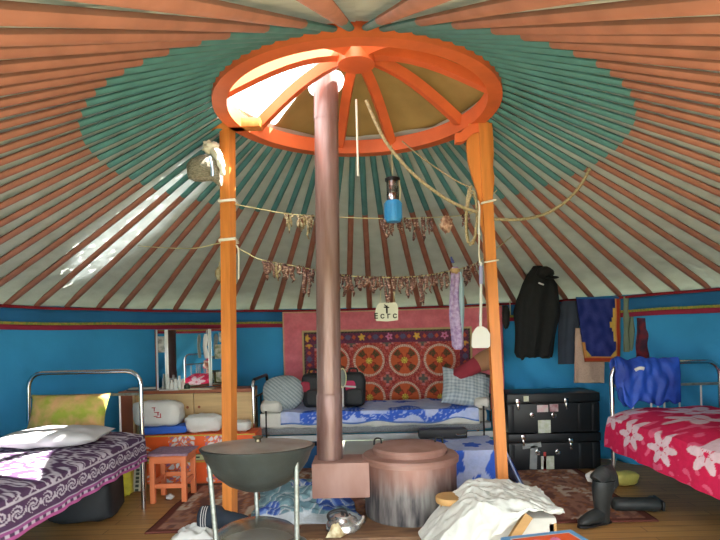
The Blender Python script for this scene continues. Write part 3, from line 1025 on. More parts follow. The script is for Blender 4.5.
# goods on the chest
c = W(167, 432, 4.66)
bm = NB(); add_box(bm, (c.x + 0.0, chy + 0.13, 0.462), (0.38, 0.20, 0.062), rot=E(0, -2, 2), bevel=0.022)
tag(obj('folded_blanket', bm, M('bright_blue_cloth', S(50, 96, 190), 0.85, var=0.08)), 'bright blue folded cloth on the orange chest', 'folded cloth')
PLAS = M('white_bag_plastic', S(206, 206, 202), 0.42, var=0.06, bump=0.5, bscale=14)
c = W(161, 416, 4.70)
bm = NB(); softbox(bm, (c.x, chy + 0.13, 0.595), (0.40, 0.19, 0.205), 0, 0.10, 1.5, 0.5)
b1_ = tag(obj('plastic_bag', bm, PLAS), 'full white plastic bag with red print on the blue folded cloth', 'bag')
bm = NB()
for (x, z, w, h) in ((-0.005, 0.05, 0.03, 0.006), (0.0, 0.035, 0.006, 0.03), (0.02, 0.012, 0.04, 0.006), (0.03, -0.002, 0.008, 0.022), (0.01, -0.02, 0.03, 0.006), (0.035, -0.03, 0.04, 0.006), (0.05, -0.012, 0.006, 0.03)):
    add_box(bm, (c.x + 0.0 + x, chy + 0.032, 0.60 + z), (w, 0.006, h))
obj('print', bm, M('red_print', S(170, 50, 60), 0.6), b1_, label='red printed characters')
c = W(206, 426, 4.70)
bm = NB(); softbox(bm, (c.x - 0.0, chy + 0.13, 0.505), (0.30, 0.19, 0.145), 0.1, 0.16, 5, 0.6)
tag(obj('plastic_bag', bm, PLAS), 'grey white plastic bag lying on the orange chest beside the left pole', 'bag')
c = W(244, 430, 4.70)
bm = NB(); softbox(bm, (c.x, chy + 0.13, 0.475), (0.14, 0.16, 0.085), 0.1, 0.16, 8, 0.6)
tag(obj('plastic_bag', bm, PLAS), 'small white plastic bag at the chest end near the back bed', 'bag')

cbD = 4.86
PLY = M('light_plywood', S(196, 166, 118), 0.6, var=0.10, vscale=5, stretch=(0.5, 1, 8))
RBW = M('red_brown_wood', S(150, 84, 56), 0.5, var=0.12)
cx0, cx1 = W(119, 410, cbD).x, W(252, 410, cbD).x
ctz = W(185, 390, cbD).z
cby = CY + cbD
cab = thing('sideboard', 'long light plywood sideboard against the left back wall', 'sideboard', ((cx0 + cx1) / 2, cby + 0.14, 0))
bm = NB(); add_box(bm, ((cx0 + cx1) / 2, cby + 0.13, ctz - 0.015), (cx1 - cx0 + 0.0, 0.28, 0.028), bevel=0.004); obj('top', bm, RBW, cab, ang=30)
bm = NB(); add_box(bm, (cx0 + 0.06, cby + 0.13, (ctz - 0.03) / 2), (0.12, 0.26, ctz - 0.032), bevel=0.004); obj('side_panel', bm, RBW, cab, ang=30)
bm = NB(); add_box(bm, (cx0 + 0.13, cby + 0.13, (ctz - 0.03) / 2), (0.018, 0.27, ctz - 0.032), bevel=0.002); obj('edge_strip', bm, M('pale_wood', S(226, 190, 140), 0.6), cab, ang=30)
pw = (cx1 - cx0 - 0.15) / 2
for k in range(2):
    bm = NB(); add_box(bm, (cx0 + 0.145 + pw * (k + 0.5), cby + 0.02, (ctz - 0.03) / 2), (pw - 0.006, 0.022, ctz - 0.036), bevel=0.003)
    dr = obj('door', bm, PLY, cab, ang=30)
    bm = NB(); add_lathe(bm, [(0.006, 0), (0.008, 0.01), (0.012, 0.016), (0, 0.02)], (0, 0, 0), n=12)
    bm.transform(Matrix.Translation((cx0 + 0.145 + pw * (k + (0.9 if k == 0 else 0.1)), cby + 0.01, ctz - 0.15)) @ Matrix.Rotation(PI / 2, 4, 'X'))
    obj('knob', bm, RBW, dr)
bm = NB(); add_box(bm, (cx1 - 0.01, cby + 0.13, (ctz - 0.03) / 2), (0.02, 0.26, ctz - 0.032), bevel=0.002); obj('side_panel', bm, PLY, cab, ang=30)

# three-part mirror
MIR = bpy.data.materials.new('mirror_glass'); MIR.use_nodes = True
_b = MIR.node_tree.nodes['Principled BSDF']; _b.inputs['Base Color'].default_value = (0.62, 0.66, 0.66, 1); _b.inputs['Metallic'].default_value = 1; _b.inputs['Roughness'].default_value = 0.02
mD = 5.04
mx0, mx1 = W(167, 360, 4.92).x, W(210, 360, 5.135).x
mz1 = W(195, 329, mD).z; my = CY + mD
mz0 = ctz + 0.004
mir = thing('dressing_mirror', 'three-part mirror with photographs standing on the sideboard', 'mirror', ((mx0 + mx1) / 2, my, mz0))
STEEL = M('bright_edge', S(225, 228, 226), 0.3, 0.4, var=0.0)
def mpanel(name, xa, ya, xb, yb):
    d = Vector((xb - xa, yb - ya, 0)); L = d.length; ang = math.atan2(d.y, d.x)
    rot = Matrix.Rotation(ang, 3, 'Z')
    mid = Vector(((xa + xb) / 2, (ya + yb) / 2, (mz0 + mz1) / 2))
    bm = NB(); add_box(bm, mid + rot @ Vector((0, 0.012, 0)), (L, 0.016, mz1 - mz0), rot=rot)
    bk = obj(name, bm, RBW, mir, ang=30)
    bm = NB(); add_box(bm, mid + rot @ Vector((0, 0.002, 0)), (L - 0.016, 0.005, mz1 - mz0 - 0.014), rot=rot); obj('glass', bm, MIR, bk, ang=30)
    for s in (-1, 1):
        bm = NB(); add_box(bm, mid + rot @ Vector((s * (L / 2 - 0.006), 0.0, 0)), (0.013, 0.011, mz1 - mz0 - 0.004), rot=rot, bevel=0.002); obj('edge', bm, STEEL, bk, ang=30)
    return bk, rot, mid, L
my0, my1 = CY + 4.92, CY + 5.135
mpanel('centre_panel', mx0, my0, mx1, my1)
xl = W(156.5, 360, 4.845).x; xr = W(236, 360, 5.10).x
WP = {}
WP['l'] = mpanel('side_panel', xl, CY + 4.845, mx0 - 0.004, my0)
WP['r'] = mpanel('side_panel', mx1 + 0.004, my1, xr, CY + 5.10)
PH = [M('photo_print_grey', S(188, 190, 186), 0.4, color2=S(110, 112, 108), vscale=22), M('photo_print_green', S(112, 120, 90), 0.4, color2=S(196, 190, 176), vscale=26), M('photo_print_tan', S(150, 130, 110), 0.4, color2=S(80, 84, 80), vscale=24)]
def photo(w, dx, z, sx, sz, mat, label):
    bk, rot, mid, L = WP[w]
    bm = NB(); add_box(bm, Vector((mid.x, mid.y, z)) + rot @ Vector((dx, -0.004, 0)), (sx, 0.003, sz), rot=rot)
    tag(obj('photograph', bm, mat, ang=30), label, 'photograph')
photo('l', 0.0, mz1 - 0.13, 0.06, 0.14, PH[0], 'small photograph tucked in the left wing of the mirror')
photo('r', 0.02, mz1 - 0.08, 0.11, 0.09, PH[0], 'topmost photograph in the right wing of the mirror')
photo('r', -0.03, mz1 - 0.21, 0.09, 0.13, PH[1], 'greenish photograph below the topmost one in the mirror\'s right wing')
photo('r', 0.04, mz1 - 0.33, 0.10, 0.09, PH[2], 'tan photograph in the middle of the mirror\'s right wing')
photo('r', -0.01, mz1 - 0.44, 0.12, 0.09, PH[1], 'lowest photograph in the right wing of the mirror')
# white ribbon hanging on the mirror
c = W(206, 345, 5.02)
bm = NB(); add_tube(bm, [c + Vector((0, 0, 0.10)), c + Vector((0.0, 0, 0.06)), c + Vector((-0.01, 0, -0.01)), c + Vector((0.0, 0, -0.09)), c + Vector((0.0, 0, -0.12))], [0.012, 0.024, 0.018, 0.024, 0.016], n=10, flat=0.35, wob=0.3)
tag(obj('ribbon', bm, WHITEP), 'white ribbon hanging from the mirror', 'ribbon')
# jars, bottles and papers on the sideboard
def bottle(px, py0, py1, w, mat, label, D=cbD + 0.03, cat='bottle', capm=None, name='bottle'):
    c = W(px, py1, D); h = (py1 - py0) * D / F; r = w * D / F / 2
    c.z = ctz
    t = thing(name, label, cat, c, 0, 'bottles on the sideboard')
    bm = NB(); add_lathe(bm, [(0, 0.0005), (r * 0.95, 0.0005), (r, 0.006), (r, h * 0.68), (r * 0.55, h * 0.8), (r * 0.5, h * 0.82)], c, n=20)
    obj('body', bm, mat, t)
    bm = NB(); add_lathe(bm, [(r * 0.6, h * 0.8), (r * 0.6, h * 0.98), (r * 0.5, h), (0, h)], c, n=16)
    obj('cap', bm, capm or WHITEP, t)
LOT = M('lotion_plastic', S(205, 208, 204), 0.35, var=0.03); DKG = M('dark_green_glass', S(40, 62, 48), 0.25, var=0.1)
bottle(168.5, 372, 388, 3, LOT, 'thin white tube standing leftmost in front of the mirror')
bottle(172, 378, 388, 4, LOT, 'short white bottle between the thin white tube and the stout jar')
bottle(175.5, 377, 388, 5, LOT, 'stout white jar in front of the mirror centre', name='jar', cat='jar')
bottle(179.5, 374, 388, 4, LOT, 'tallest white bottle in front of the mirror')
bottle(183, 377, 388, 4, M('pinkish_lotion', S(206, 186, 178), 0.35), 'pinkish bottle beside the dark green jar')
bottle(187, 382, 388.5, 6, DKG, 'dark green jar in front of the mirror', name='jar', cat='jar', capm=BLACKM)
def flat(px0, px1, D, h, dz, mat, label, cat, name, dep=0.12, rz=0):
    a, b = W(px0, 388, D).x, W(px1, 388, D).x
    bm = NB(); add_box(bm, ((a + b) / 2, CY + D, ctz + dz + h / 2 + 0.0005), (b - a, dep, h), rot=Matrix.Rotation(rz, 3, 'Z'), bevel=0.002)
    return tag(obj(name, bm, mat, ang=30), label, cat)
flat(129, 160, cbD + 0.06, 0.014, 0, M('book_dark', S(70, 76, 82), 0.5), 'flat dark book on the left end of the sideboard', 'book', 'book')
flat(131, 161, cbD + 0.06, 0.010, 0.0145, M('book_grey', S(170, 170, 160), 0.5), 'thin grey magazine on top of the dark book', 'magazine', 'magazine', rz=0.06)
flat(161, 180, cbD + 0.02, 0.008, 0, WHITEP, 'white papers in front of the white bottles', 'papers', 'paper_stack', 0.1)
flat(183, 213, cbD + 0.03, 0.008, 0, M('paper_cream', S(206, 196, 170), 0.6), 'cream papers under the right part of the mirror', 'papers', 'paper_stack', 0.1)
# dark cap hanging at the side of the mirror, right of the left pole
c = W(236, 342, 5.0)

# ------------------------------------------------------------------ back bed
bD = 4.88
bx0, bx1 = W(253.5, 410, bD).x, W(494, 410, bD).x
by0 = CY + bD; by1 = by0 + 0.72
BG = M('bed_grey_paint', S(150, 154, 156), 0.5, 0.2)
BLG = M('bed_pale_paint', S(186, 192, 194), 0.5, 0.1)
bed = thing('metal_bed', 'grey metal bed with blue flowered blanket under the tapestry', 'bed', ((bx0 + bx1) / 2, (by0 + by1) / 2, 0))
bm = NB(); add_box(bm, ((bx0 + bx1) / 2, (by0 + by1) / 2, 0.385), (bx1 - bx0 - 0.05, by1 - by0 - 0.02, 0.05), bevel=0.008); obj('spring_frame', bm, BG, bed)
bm = NB(); add_box(bm, ((bx0 + bx1) / 2 - 0.02, by0 - 0.004, 0.378), (bx1 - bx0 - 0.16, 0.02, 0.058), bevel=0.004); obj('side_rail', bm, M('mesh_rail', S(132, 136, 140), 0.5, 0.3, color2=S(96, 100, 104), vscale=160), bed)
bm = NB(); add_box(bm, ((bx0 + bx1) / 2, by0 - 0.004, 0.312), (bx1 - bx0 - 0.03, 0.022, 0.052), bevel=0.004); obj('side_rail', bm, BLG, bed)
bm = NB(); add_box(bm, ((bx0 + bx1) / 2, (by0 + by1) / 2, 0.468), (bx1 - bx0 - 0.10, by1 - by0 - 0.04, 0.115), bevel=0.04); obj('mattress', bm, M('ticking', S(190, 186, 176), 0.9), bed)
for (x, sg, zt) in ((bx0, 1, 0.83), (bx1, -1, 0.80)):
    bm = NB()
    r = 0.06
    pts = [Vector((x, by0, 0)), Vector((x, by0, 0.4)), Vector((x, by0, zt - r))] + [Vector((x, by0 + r * (1 - math.cos(a)), zt - r + r * math.sin(a))) for a in (0.5, 1.0, PI / 2)] + \
          [Vector((x, by1 - r * (1 - math.cos(a)), zt - r + r * math.sin(a))) for a in (PI / 2, 1.0, 0.5)] + [Vector((x, by1, zt - r)), Vector((x, by1, 0.4)), Vector((x, by1, 0))]
    add_tube(bm, pts, 0.014, n=10, mats=[0] * 4 + [1] * 5 + [0] * 6)
    h = obj('headboard' if sg > 0 else 'footboard', bm, [CHROME, BLACKM], bed)
    for yy in (by0 + 0.15, by0 + 0.36, by0 + 0.57):
        bm = NB(); add_tube(bm, [Vector((x, yy, zt - 0.16)), Vector((x, yy, 0.40))], 0.006, n=6); obj('bar', bm, BLACKM, h)
    bm = NB(); add_tube(bm, [Vector((x, by0, zt - 0.16)), Vector((x, by1, zt - 0.16))], 0.009, n=8); obj('rail', bm, BLACKM, h)
for px in (266, 484):
    x = W(px, 420, bD - 0.03).x
    bm = NB(); add_tube(bm, [Vector((x, by0 - 0.022, 0.56)), Vector((x, by0 - 0.022, 0.26))], 0.008, n=8); obj('hook', bm, BLACKM, bed, label='thin black upright hooked on the rail')
# white sheet and blanket
def sheetf(u, v):
    x = lerp(bx0 + 0.06, bx1 - 0.13, u)
    if v < 0.25:
        return Vector((x, by0 - 0.022 - 0.012 * nz(u * 24, 3), lerp(0.408, 0.528, v / 0.25) + 0.012 * nz(u * 18, 1) * (1 - v * 4)))
    s = (v - 0.25) / 0.75
    return Vector((x, lerp(by0 - 0.02, by1 - 0.04, s), 0.531))
tag(obj('bed_sheet', sheet(sheetf, 120, 20), M('white_sheet', S(214, 214, 206), 0.8, var=0.05, bump=0.3, bscale=20), solid=0.004), 'white sheet hanging below the blue blanket on the back bed', 'sheet')
BLD, BLL = S(62, 100, 200), S(168, 184, 226)
def flower_c(u, v, su, sv, seed=0.0):
    x, y = u * su + seed, v * sv
    q = nz(x, y, 2) + 0.35 * nz(x * 2.7, y * 2.7, 6)
    if q > 0.12:
        return BLD if abs(nz(x * 6, y * 6, 1)) > 0.06 else BLL
    return mixc(BLL, S(190, 200, 230), 0.5 + nz(x * 3, y * 3))
def blf(u, v):
    x = lerp(bx0 + 0.24, bx1 - 0.14, u)
    dr = 0.030 * nz(u * 5, 8) + 0.010 * math.sin(u * 30)
    if v < 0.22:
        t_ = v / 0.22
        return Vector((x, by0 - 0.038 + 0.012 * t_, lerp(0.440 + dr, 0.532, t_)))
    s = (v - 0.22) / 0.78
    return Vector((x, lerp(by0 - 0.025, by1 - 0.03, s), 0.537 + 0.004 * math.sin(min(1, s * 2.5) * PI / 2) + 0.012 * nz(u * 12, s * 5)))
def blc(u, v):
    if v < 0.035: return S(86, 120, 190)
    return flower_c(u, v, 7, 2.6)
tag(obj('blanket', sheet(blf, 150, 50, blc), CLOTHC, solid=0.014), 'pale blue blanket with dark blue flowers on the back bed', 'blanket')
# white bolster at the left end
bm = NB(); softbox(bm, (bx0 + 0.14, by0 + 0.20, 0.58), (0.20, 0.36, 0.12), 0, 0.08, 2, 0.6)
tag(obj('bolster', bm, M('white_cotton', S(214, 212, 204), 0.9, var=0.05)), 'white cotton bundle at the left end of the back bed', 'bundle')
bm = NB(); softbox(bm, (bx1 - 0.09, by0 + 0.16, 0.575), (0.14, 0.30, 0.10), 0, 0.08, 6, 0.6)
tag(obj('bolster', bm, _mats['white_cotton']), 'white cotton bundle at the right end of the back bed', 'bundle')
KN = CLOTHC
c = W(283, 391.5, 5.02)
bm = NB()
pr3 = E(68, 0, -4)
PWX, PWY, PWZ = 0.185, 0.158, 0.09
def kn_fn(u, v):
    a, b = u * 2 * PI, (v - 0.5) * PI
    def pw(t, e): return math.copysign(abs(t) ** e, t)
    d = Vector((pw(math.cos(b), 0.85) * pw(math.cos(a), 0.8), pw(math.cos(b), 0.85) * pw(math.sin(a), 0.8), math.sin(b)))
    k = 1 + 0.05 * nz(d.x * 2 + 4, d.y * 2, d.z * 2)
    return Vector((c.x, c.y + 0.05, 0.545 + 0.15)) + pr3 @ Vector((d.x * PWX * k, d.y * PWY * k, d.z * PWZ * k + 0.02 * abs(d.x)))
def knit(p):
    q = pr3.inverted() @ (p - Vector((c.x, c.y + 0.05, 0.695)))
    t_ = q.x * 0.8 + q.y * 1.0
    f = math.sin(t_ * 2 * PI / 0.034) * 0.6 + 0.25 * math.sin((q.x - q.y) * 2 * PI / 0.02)
    return mixc(S(118, 130, 134), S(176, 186, 188), 0.5 + f * 0.6)
sheet(kn_fn, 110, 60, None, bm, closed=True)
paint(bm, knit)
tag(obj('pillow', bm, KN, ang=80), 'rounded grey knitted pillow at the left end of the back bed', 'pillow')
def check(u, v):
    a = (u * 13) % 1 < 0.5; b = (v * 11) % 1 < 0.5
    return S(184, 194, 200) if a and b else (S(164, 175, 182) if a or b else S(138, 150, 158))
c = W(467, 389, 5.02)
pillow((c.x + 0.0, c.y + 0.04, 0.695), 0.46, 0.35, 0.17, E(64, 11, 6), KN, 'grey checked pillow at the right end of the back bed', check, n=44)
# red and tan bolster on top of the checked pillow
a, b = W(454, 377, 5.05), W(497, 354, 5.10)
t = thing('cushion_roll', 'red and tan rolled cushion lying on the grey checked pillow', 'cushion', lerp(a, b, 0.5) - Vector((0, 0, 0.08)))
mid = lerp(a, b, 0.55)
bm = NB(); add_tube(bm, [a, lerp(a, mid, .15), lerp(a, mid, .6), mid], [0.035, 0.062, 0.07, 0.075], n=18, wob=0.1); obj('red_end', bm, M('dark_red_cloth', S(146, 48, 62), 0.85), t)
bm = NB(); add_tube(bm, [lerp(a, b, .53), lerp(a, b, .7), lerp(a, b, .92), b], [0.076, 0.09, 0.085, 0.05], n=18, wob=0.12); obj('tan_end', bm, M('tan_cloth', S(160, 118, 88), 0.85), t)
# rucksacks on the bed
NYL = M('black_rucksack_nylon', S(30, 32, 36), 0.6, var=0.2, vscale=18)
def rucksack(px, wpx, y0, y1, D, label, red, redx):
    c = W(px, y1, D); w = wpx * D / F; h = (y1 - y0) * D / F
    zb = 0.553
    t = thing('rucksack', label, 'rucksack', (c.x, c.y, zb))
    bm = NB(); softbox(bm, (c.x, c.y, zb + h / 2), (w, 0.17, h), 0, 0.05, px, 0.45); obj('body', bm, NYL, t)
    bm = NB(); softbox(bm, (c.x + 0.01, c.y - 0.085, zb + h * 0.30), (w * 0.7, 0.05, h * 0.48), 0, 0.05, px + 2, 0.45); obj('pocket', bm, NYL, t)
    bm = NB(); softbox(bm, (c.x + redx * w, c.y - 0.075, zb + h * 0.62), (w * 0.42, 0.035, h * 0.3), 0, 0.06, px + 5, 0.5); obj('panel', bm, red, t, label='red panel')
    bm = NB(); add_tube(bm, smooth_path([(c.x - 0.04, c.y, zb + h - 0.01), (c.x - 0.03, c.y, zb + h + 0.03), (c.x + 0.03, c.y, zb + h + 0.03), (c.x + 0.04, c.y, zb + h - 0.01)], 4), 0.008, n=6); obj('handle', bm, NYL, t)
rucksack(314, 23, 371, 405, 5.12, 'black rucksack with maroon side left of the stove pipe', M('maroon_nylon', S(150, 30, 56), 0.6), -0.32)
rucksack(354, 24, 371, 405, 5.12, 'black rucksack with pink panel right of the stove pipe', M('pink_nylon', S(190, 40, 90), 0.6), -0.12)
# round hand mirror beside the pipe
c = W(342.5, 378, 4.98)
t = thing('hand_mirror', 'small oval mirror with pale rim beside the stove pipe', 'mirror', (c.x, c.y, 0.565))
bm = NB(); add_lathe(bm, [(0, -0.005), (0.8, -0.005), (0.8, 0.003), (0, 0.003)], (0, 0, 0), n=28)
R3 = Matrix.Translation(c) @ Matrix.Rotation(math.radians(35), 4, 'Z') @ Matrix.Rotation(PI / 2, 4, 'X') @ Matrix.Diagonal((0.040, 0.092, 1, 1))
bm.transform(R3); obj('glass', bm, M('pale_mirror_glass', S(178, 186, 172), 0.12, 0.6, var=0.05), t, flip=True)
bm = NB(); add_tube(bm, [R3 @ Vector((0.92 * math.cos(k * PI / 16), 0.92 * math.sin(k * PI / 16), 0.0)) for k in range(33)], 0.006, n=6, caps=False); obj('rim', bm, M('pale_yellow_rim', S(214, 208, 160), 0.4), t)
bm = NB(); add_tube(bm, [R3 @ Vector((0, -0.95, 0)), Vector((c.x, c.y, 0.565))], 0.008, n=8); obj('handle', bm, WHITEP, t)
bm = NB(); a = W(341, 386, 4.99); b = W(356, 387, 4.99); add_tube(bm, [a, b], 0.008, n=8)
# white tag lying against the pink rucksack
add = tag(obj('white_strap', bm, WHITEP), 'thin white strap in front of the pink-panelled rucksack', 'strap')

# boxes below the back bed
def boxq(name, px0, px1, py0, py1, D, dep, mat, label, cat, z0=None, bevel=0.01, col=None):
    c = W((px0 + px1) / 2, (py0 + py1) / 2, D)
    w, h = (px1 - px0) * D / F, (py1 - py0) * D / F
    z = c.z if z0 is None else z0 + h / 2
    bm = NB(); add_box(bm, (c.x, c.y + dep / 2, z), (w, dep, h), bevel=bevel)
    if col:
        paint(bm, col)
    return tag(obj(name, bm, mat, ang=30), label, cat)
boxq('storage_box', 385, 470, 432, 455, 5.06, 0.3, M('blue_white_box', S(60, 92, 170), 0.8, color2=S(160, 176, 210), vscale=14), 'blue and white patterned box under the right half of the back bed', 'box', z0=0.002)
boxq('storage_box', 275, 330, 432, 455, 5.06, 0.3, M('deep_blue_box', S(40, 92, 140), 0.8), 'plain deep blue box under the left half of the back bed', 'box', z0=0.002)

# ------------------------------------------------------------------ low table behind the stove with cloth and black case
tz = 0.325
tx0, tx1 = W(343, 450, 4.2).x, W(500, 450, 4.2).x
ty0, ty1 = CY + 4.12, CY + 4.66
TT = M('pale_table_top', S(176, 178, 172), 0.5, var=0.06)
lt_ = thing('low_table', 'low pale table behind the stove', 'table', ((tx0 + tx1) / 2, (ty0 + ty1) / 2, 0))
bm = NB(); add_box(bm, ((tx0 + tx1) / 2, (ty0 + ty1) / 2, tz - 0.012), (tx1 - tx0, ty1 - ty0, 0.024), bevel=0.005); obj('tabletop', bm, TT, lt_, ang=30)
bm = NB(); add_box(bm, ((tx0 + tx1) / 2, (ty0 + ty1) / 2, tz - 0.055), (tx1 - tx0 - 0.08, ty1 - ty0 - 0.08, 0.06)); obj('apron', bm, TT, lt_, ang=30)
for x in (tx0 + 0.05, tx1 - 0.05):
    for y in (ty0 + 0.05, ty1 - 0.05):
        bm = NB(); add_box(bm, (x, y, (tz - 0.03) / 2 + 0.001), (0.045, 0.045, tz - 0.03), bevel=0.004); obj('leg', bm, TT, lt_, ang=30)
cx0_ = W(440, 450, 4.2).x
def tcl(u, v):
    y = lerp(ty0 - 0.03, ty1 + 0.0, v)
    s = u * 0.86
    top = tx1 + 0.012 - cx0_
    if s < top:
        x = cx0_ + s; z = tz + 0.010 + 0.004 * nz(u * 9, v * 7)
    else:
        q = s - top
        x = tx1 + 0.012 + 0.42 * q + 0.06 * max(0, nz(v * 5, 2)) * q / 0.3
        z = max(0.025 + 0.012 * nz(u * 9, v * 9), tz + 0.008 - 0.93 * q)
    if v < 0.28:
        z -= (0.28 - v) / 0.28 * 0.28 if s < top else 0
        y = ty0 - 0.03 if s < top else y
    else:
        y = lerp(ty0 - 0.03, ty1, (v - 0.28) / 0.72)
    return Vector((x + 0.012 * nz(v * 9, u * 3, 8), y, max(0.022, z)))
def tclc(u, v):
    # big dark blue flowers on pale blue
    for (a, b, r) in ((0.12, 0.2, 0.10), (0.30, 0.55, 0.11), (0.05, 0.75, 0.09), (0.46, 0.15, 0.12), (0.52, 0.62, 0.11), (0.70, 0.30, 0.11), (0.78, 0.80, 0.12), (0.92, 0.45, 0.10), (0.30, 0.02, 0.08)):
        dx, dy = (u - a) * 1.5, v - b
        an = math.atan2(dy, dx); d = math.hypot(dx, dy)
        if d < 1.2 * r * (0.86 + 0.14 * math.cos(5 * an + a * 20)):
            return BLD
    return mixc(BLL, S(184, 194, 228), 0.5 + nz(u * 9, v * 9))
tag(obj('tablecloth', sheet(tcl, 90, 60, tclc), CLOTHC, solid=0.006), 'pale blue cloth with dark blue flowers draped over the low table\'s right end', 'tablecloth')
cs = W(442, 441, 4.62)
cse = thing('black_case', 'flat black case on the low table in front of the back bed', 'case', (cs.x, cs.y, tz + 0.02))
bm = NB(); add_box(bm, (cs.x, cs.y - 0.03, tz + 0.058), (0.39, 0.12, 0.074), bevel=0.01); obj('body', bm, M('black_leatherette', S(32, 32, 36), 0.5), cse, ang=30)
bm = NB(); add_tube(bm, smooth_path([(cs.x + 0.10, cs.y - 0.092, tz + 0.06), (cs.x + 0.11, cs.y - 0.11, tz + 0.052), (cs.x + 0.17, cs.y - 0.11, tz + 0.052), (cs.x + 0.18, cs.y - 0.092, tz + 0.06)], 4), 0.006, n=6); obj('handle', bm, CHROME, cse)

# ------------------------------------------------------------------ black trunks
TB = M('black_trunk', S(24, 27, 31), 0.42, var=0.12, vscale=9, spec=0.4)
tD = 4.78
def trunk(px0, px1, py0, py1, label, z0, stickers, latches):
    c = W((px0 + px1) / 2, (py0 + py1) / 2, tD)
    w, h = (px1 - px0) * tD / F, (py1 - py0) * tD / F
    dep = 0.42; y0 = CY + tD
    t = thing('trunk', label, 'trunk', (c.x, y0 + dep / 2, z0))
    lh = h * 0.24
    bm = NB(); add_box(bm, (c.x, y0 + dep / 2, z0 + (h - lh) / 2), (w, dep, h - lh - 0.004), bevel=0.012); obj('body', bm, TB, t, ang=30)
    bm = NB(); add_box(bm, (c.x, y0 + dep / 2, z0 + h - lh / 2), (w + 0.008, dep + 0.008, lh), bevel=0.012); obj('lid', bm, TB, t, ang=30)
    for dx in (-0.47, 0.28, 0.43):
        bm = NB(); add_box(bm, (c.x + dx * w, y0 - 0.004, z0 + (h - lh) / 2), (0.05 if dx < 0 else 0.035, 0.014, h - lh - 0.02), bevel=0.005); obj('rib', bm, TB, t, ang=30)
    for i, (lx, ly, kind) in enumerate(latches):
        p = W(lx, ly, tD - 0.01)
        bm = NB()
        if kind == 'latch':
            add_box(bm, (p.x, y0 - 0.010, p.z + 0.01), (0.036, 0.012, 0.045), bevel=0.004)
            add_box(bm, (p.x, y0 - 0.014, p.z - 0.026), (0.02, 0.012, 0.04), bevel=0.005)
            add_lathe(bm, [(0.010, -0.008), (0.012, 0), (0.006, 0.006), (0, 0.006)], (p.x, y0 - 0.018, p.z - 0.05), n=12)
        else:
            rt3 = Matrix.Rotation(math.radians(45), 3, 'Y')
            add_box(bm, (p.x, y0 - 0.009, p.z), (0.036, 0.012, 0.036), rot=rt3, bevel=0.004)
            add_tube(bm, smooth_path([(p.x - 0.02, y0 - 0.012, p.z + 0.006), (p.x - 0.012, y0 - 0.024, p.z - 0.016), (p.x + 0.012, y0 - 0.024, p.z - 0.016), (p.x + 0.02, y0 - 0.012, p.z + 0.006)], 4), 0.0045, n=6)
        obj('latch' if kind == 'latch' else 'handle_plate', bm, CHROME, t, ang=30)
    for (sx0_, sx1_, sy0_, sy1_, m, nm, rot) in stickers:
        p = W((sx0_ + sx1_) / 2, (sy0_ + sy1_) / 2, tD - 0.004)
        bm = NB(); add_box(bm, (p.x, y0 - 0.0075, p.z), ((sx1_ - sx0_) * tD / F, 0.005, (sy1_ - sy0_) * tD / F), rot=Matrix.Rotation(rot, 3, 'Y')); obj(nm, bm, m, t, ang=30)
WST = M('white_label', S(206, 210, 200), 0.5, color2=S(188, 194, 170), vscale=30)
PST = M('pink_white_label', S(214, 170, 176), 0.5, color2=S(210, 204, 200), vscale=18)
PST2 = M('faded_pink_label', S(150, 84, 96), 0.5, color2=S(190, 170, 170), vscale=22)
RST = M('red_stripe_label', S(196, 70, 66), 0.5)
GST = M('grey_tape', S(150, 156, 156), 0.5, var=0.15, vscale=20)
zl = 0.002 + (470.5 - 434) * tD / F
trunk(509, 601, 434, 470.5, 'black trunk with grey tape and white tag, lower of the two', 0.009,
      [(530, 537, 446, 469, GST, 'tape', 0.06), (522, 541, 443, 448, GST, 'tape', -0.1), (541, 554, 456, 469, WST, 'paper_tag', 0), (543.5, 546, 452, 470, RST, 'red_strip', 0.03)],
      [(523.5, 439, 'latch'), (571, 442, 'latch'), (537.5, 452, 'plate'), (557.5, 452, 'plate')])
trunk(508, 600, 394.5, 434, 'black trunk with pink and white stickers, upper of the two', 0.009 + zl + 0.003,
      [(523.5, 528.5, 396, 401.5, WST, 'paper_tag', 0), (537, 548, 405, 412, PST, 'sticker', 0), (549.5, 558, 404, 411.5, PST2, 'sticker', 0), (538, 550.5, 420, 433, WST, 'paper_tag', 0)],
      [(518, 403, 'latch'), (566.5, 402, 'latch'), (532, 415, 'plate'), (553.5, 415, 'plate')])

# ------------------------------------------------------------------ right bed with pink blanket, jacket
rp = W(612.5, 420, 4.12)
RB_X, RB_Y = rp.x, rp.y
make_bed('metal_bed', 'chrome bed with pink flowered blanket along the right wall', 1, RB_X, RB_Y, 1.95, None, 0.945)
PR, PP = S(206, 40, 84), S(222, 196, 206)
def pinkb(u, v):
    for (a, b, r) in ((0.04, 0.42, 0.15), (0.12, 0.80, 0.17), (0.20, 0.28, 0.16), (0.30, 0.65, 0.18), (0.40, 0.25, 0.16), (0.5, 0.75, 0.18), (0.62, 0.35, 0.17), (0.75, 0.7, 0.18), (0.88, 0.3, 0.17), (0.95, 0.8, 0.15)):
        dx, dy = (u - a) * 2.1, (v - b) * 1.0
        an = math.atan2(dy, dx); d = math.hypot(dx, dy)
        rr = r * (0.85 + 0.28 * math.cos(6 * an + a * 30))
        if d < rr:
            if d < 0.025 + 0.02 * nz(an * 3): return PR
            return PR if (abs(math.cos(3 * an + a * 15)) < 0.16 and d < rr * 0.75) else PP
    return PR if nz(u * 26, v * 12, 4) < 0.25 else S(222, 96, 130)
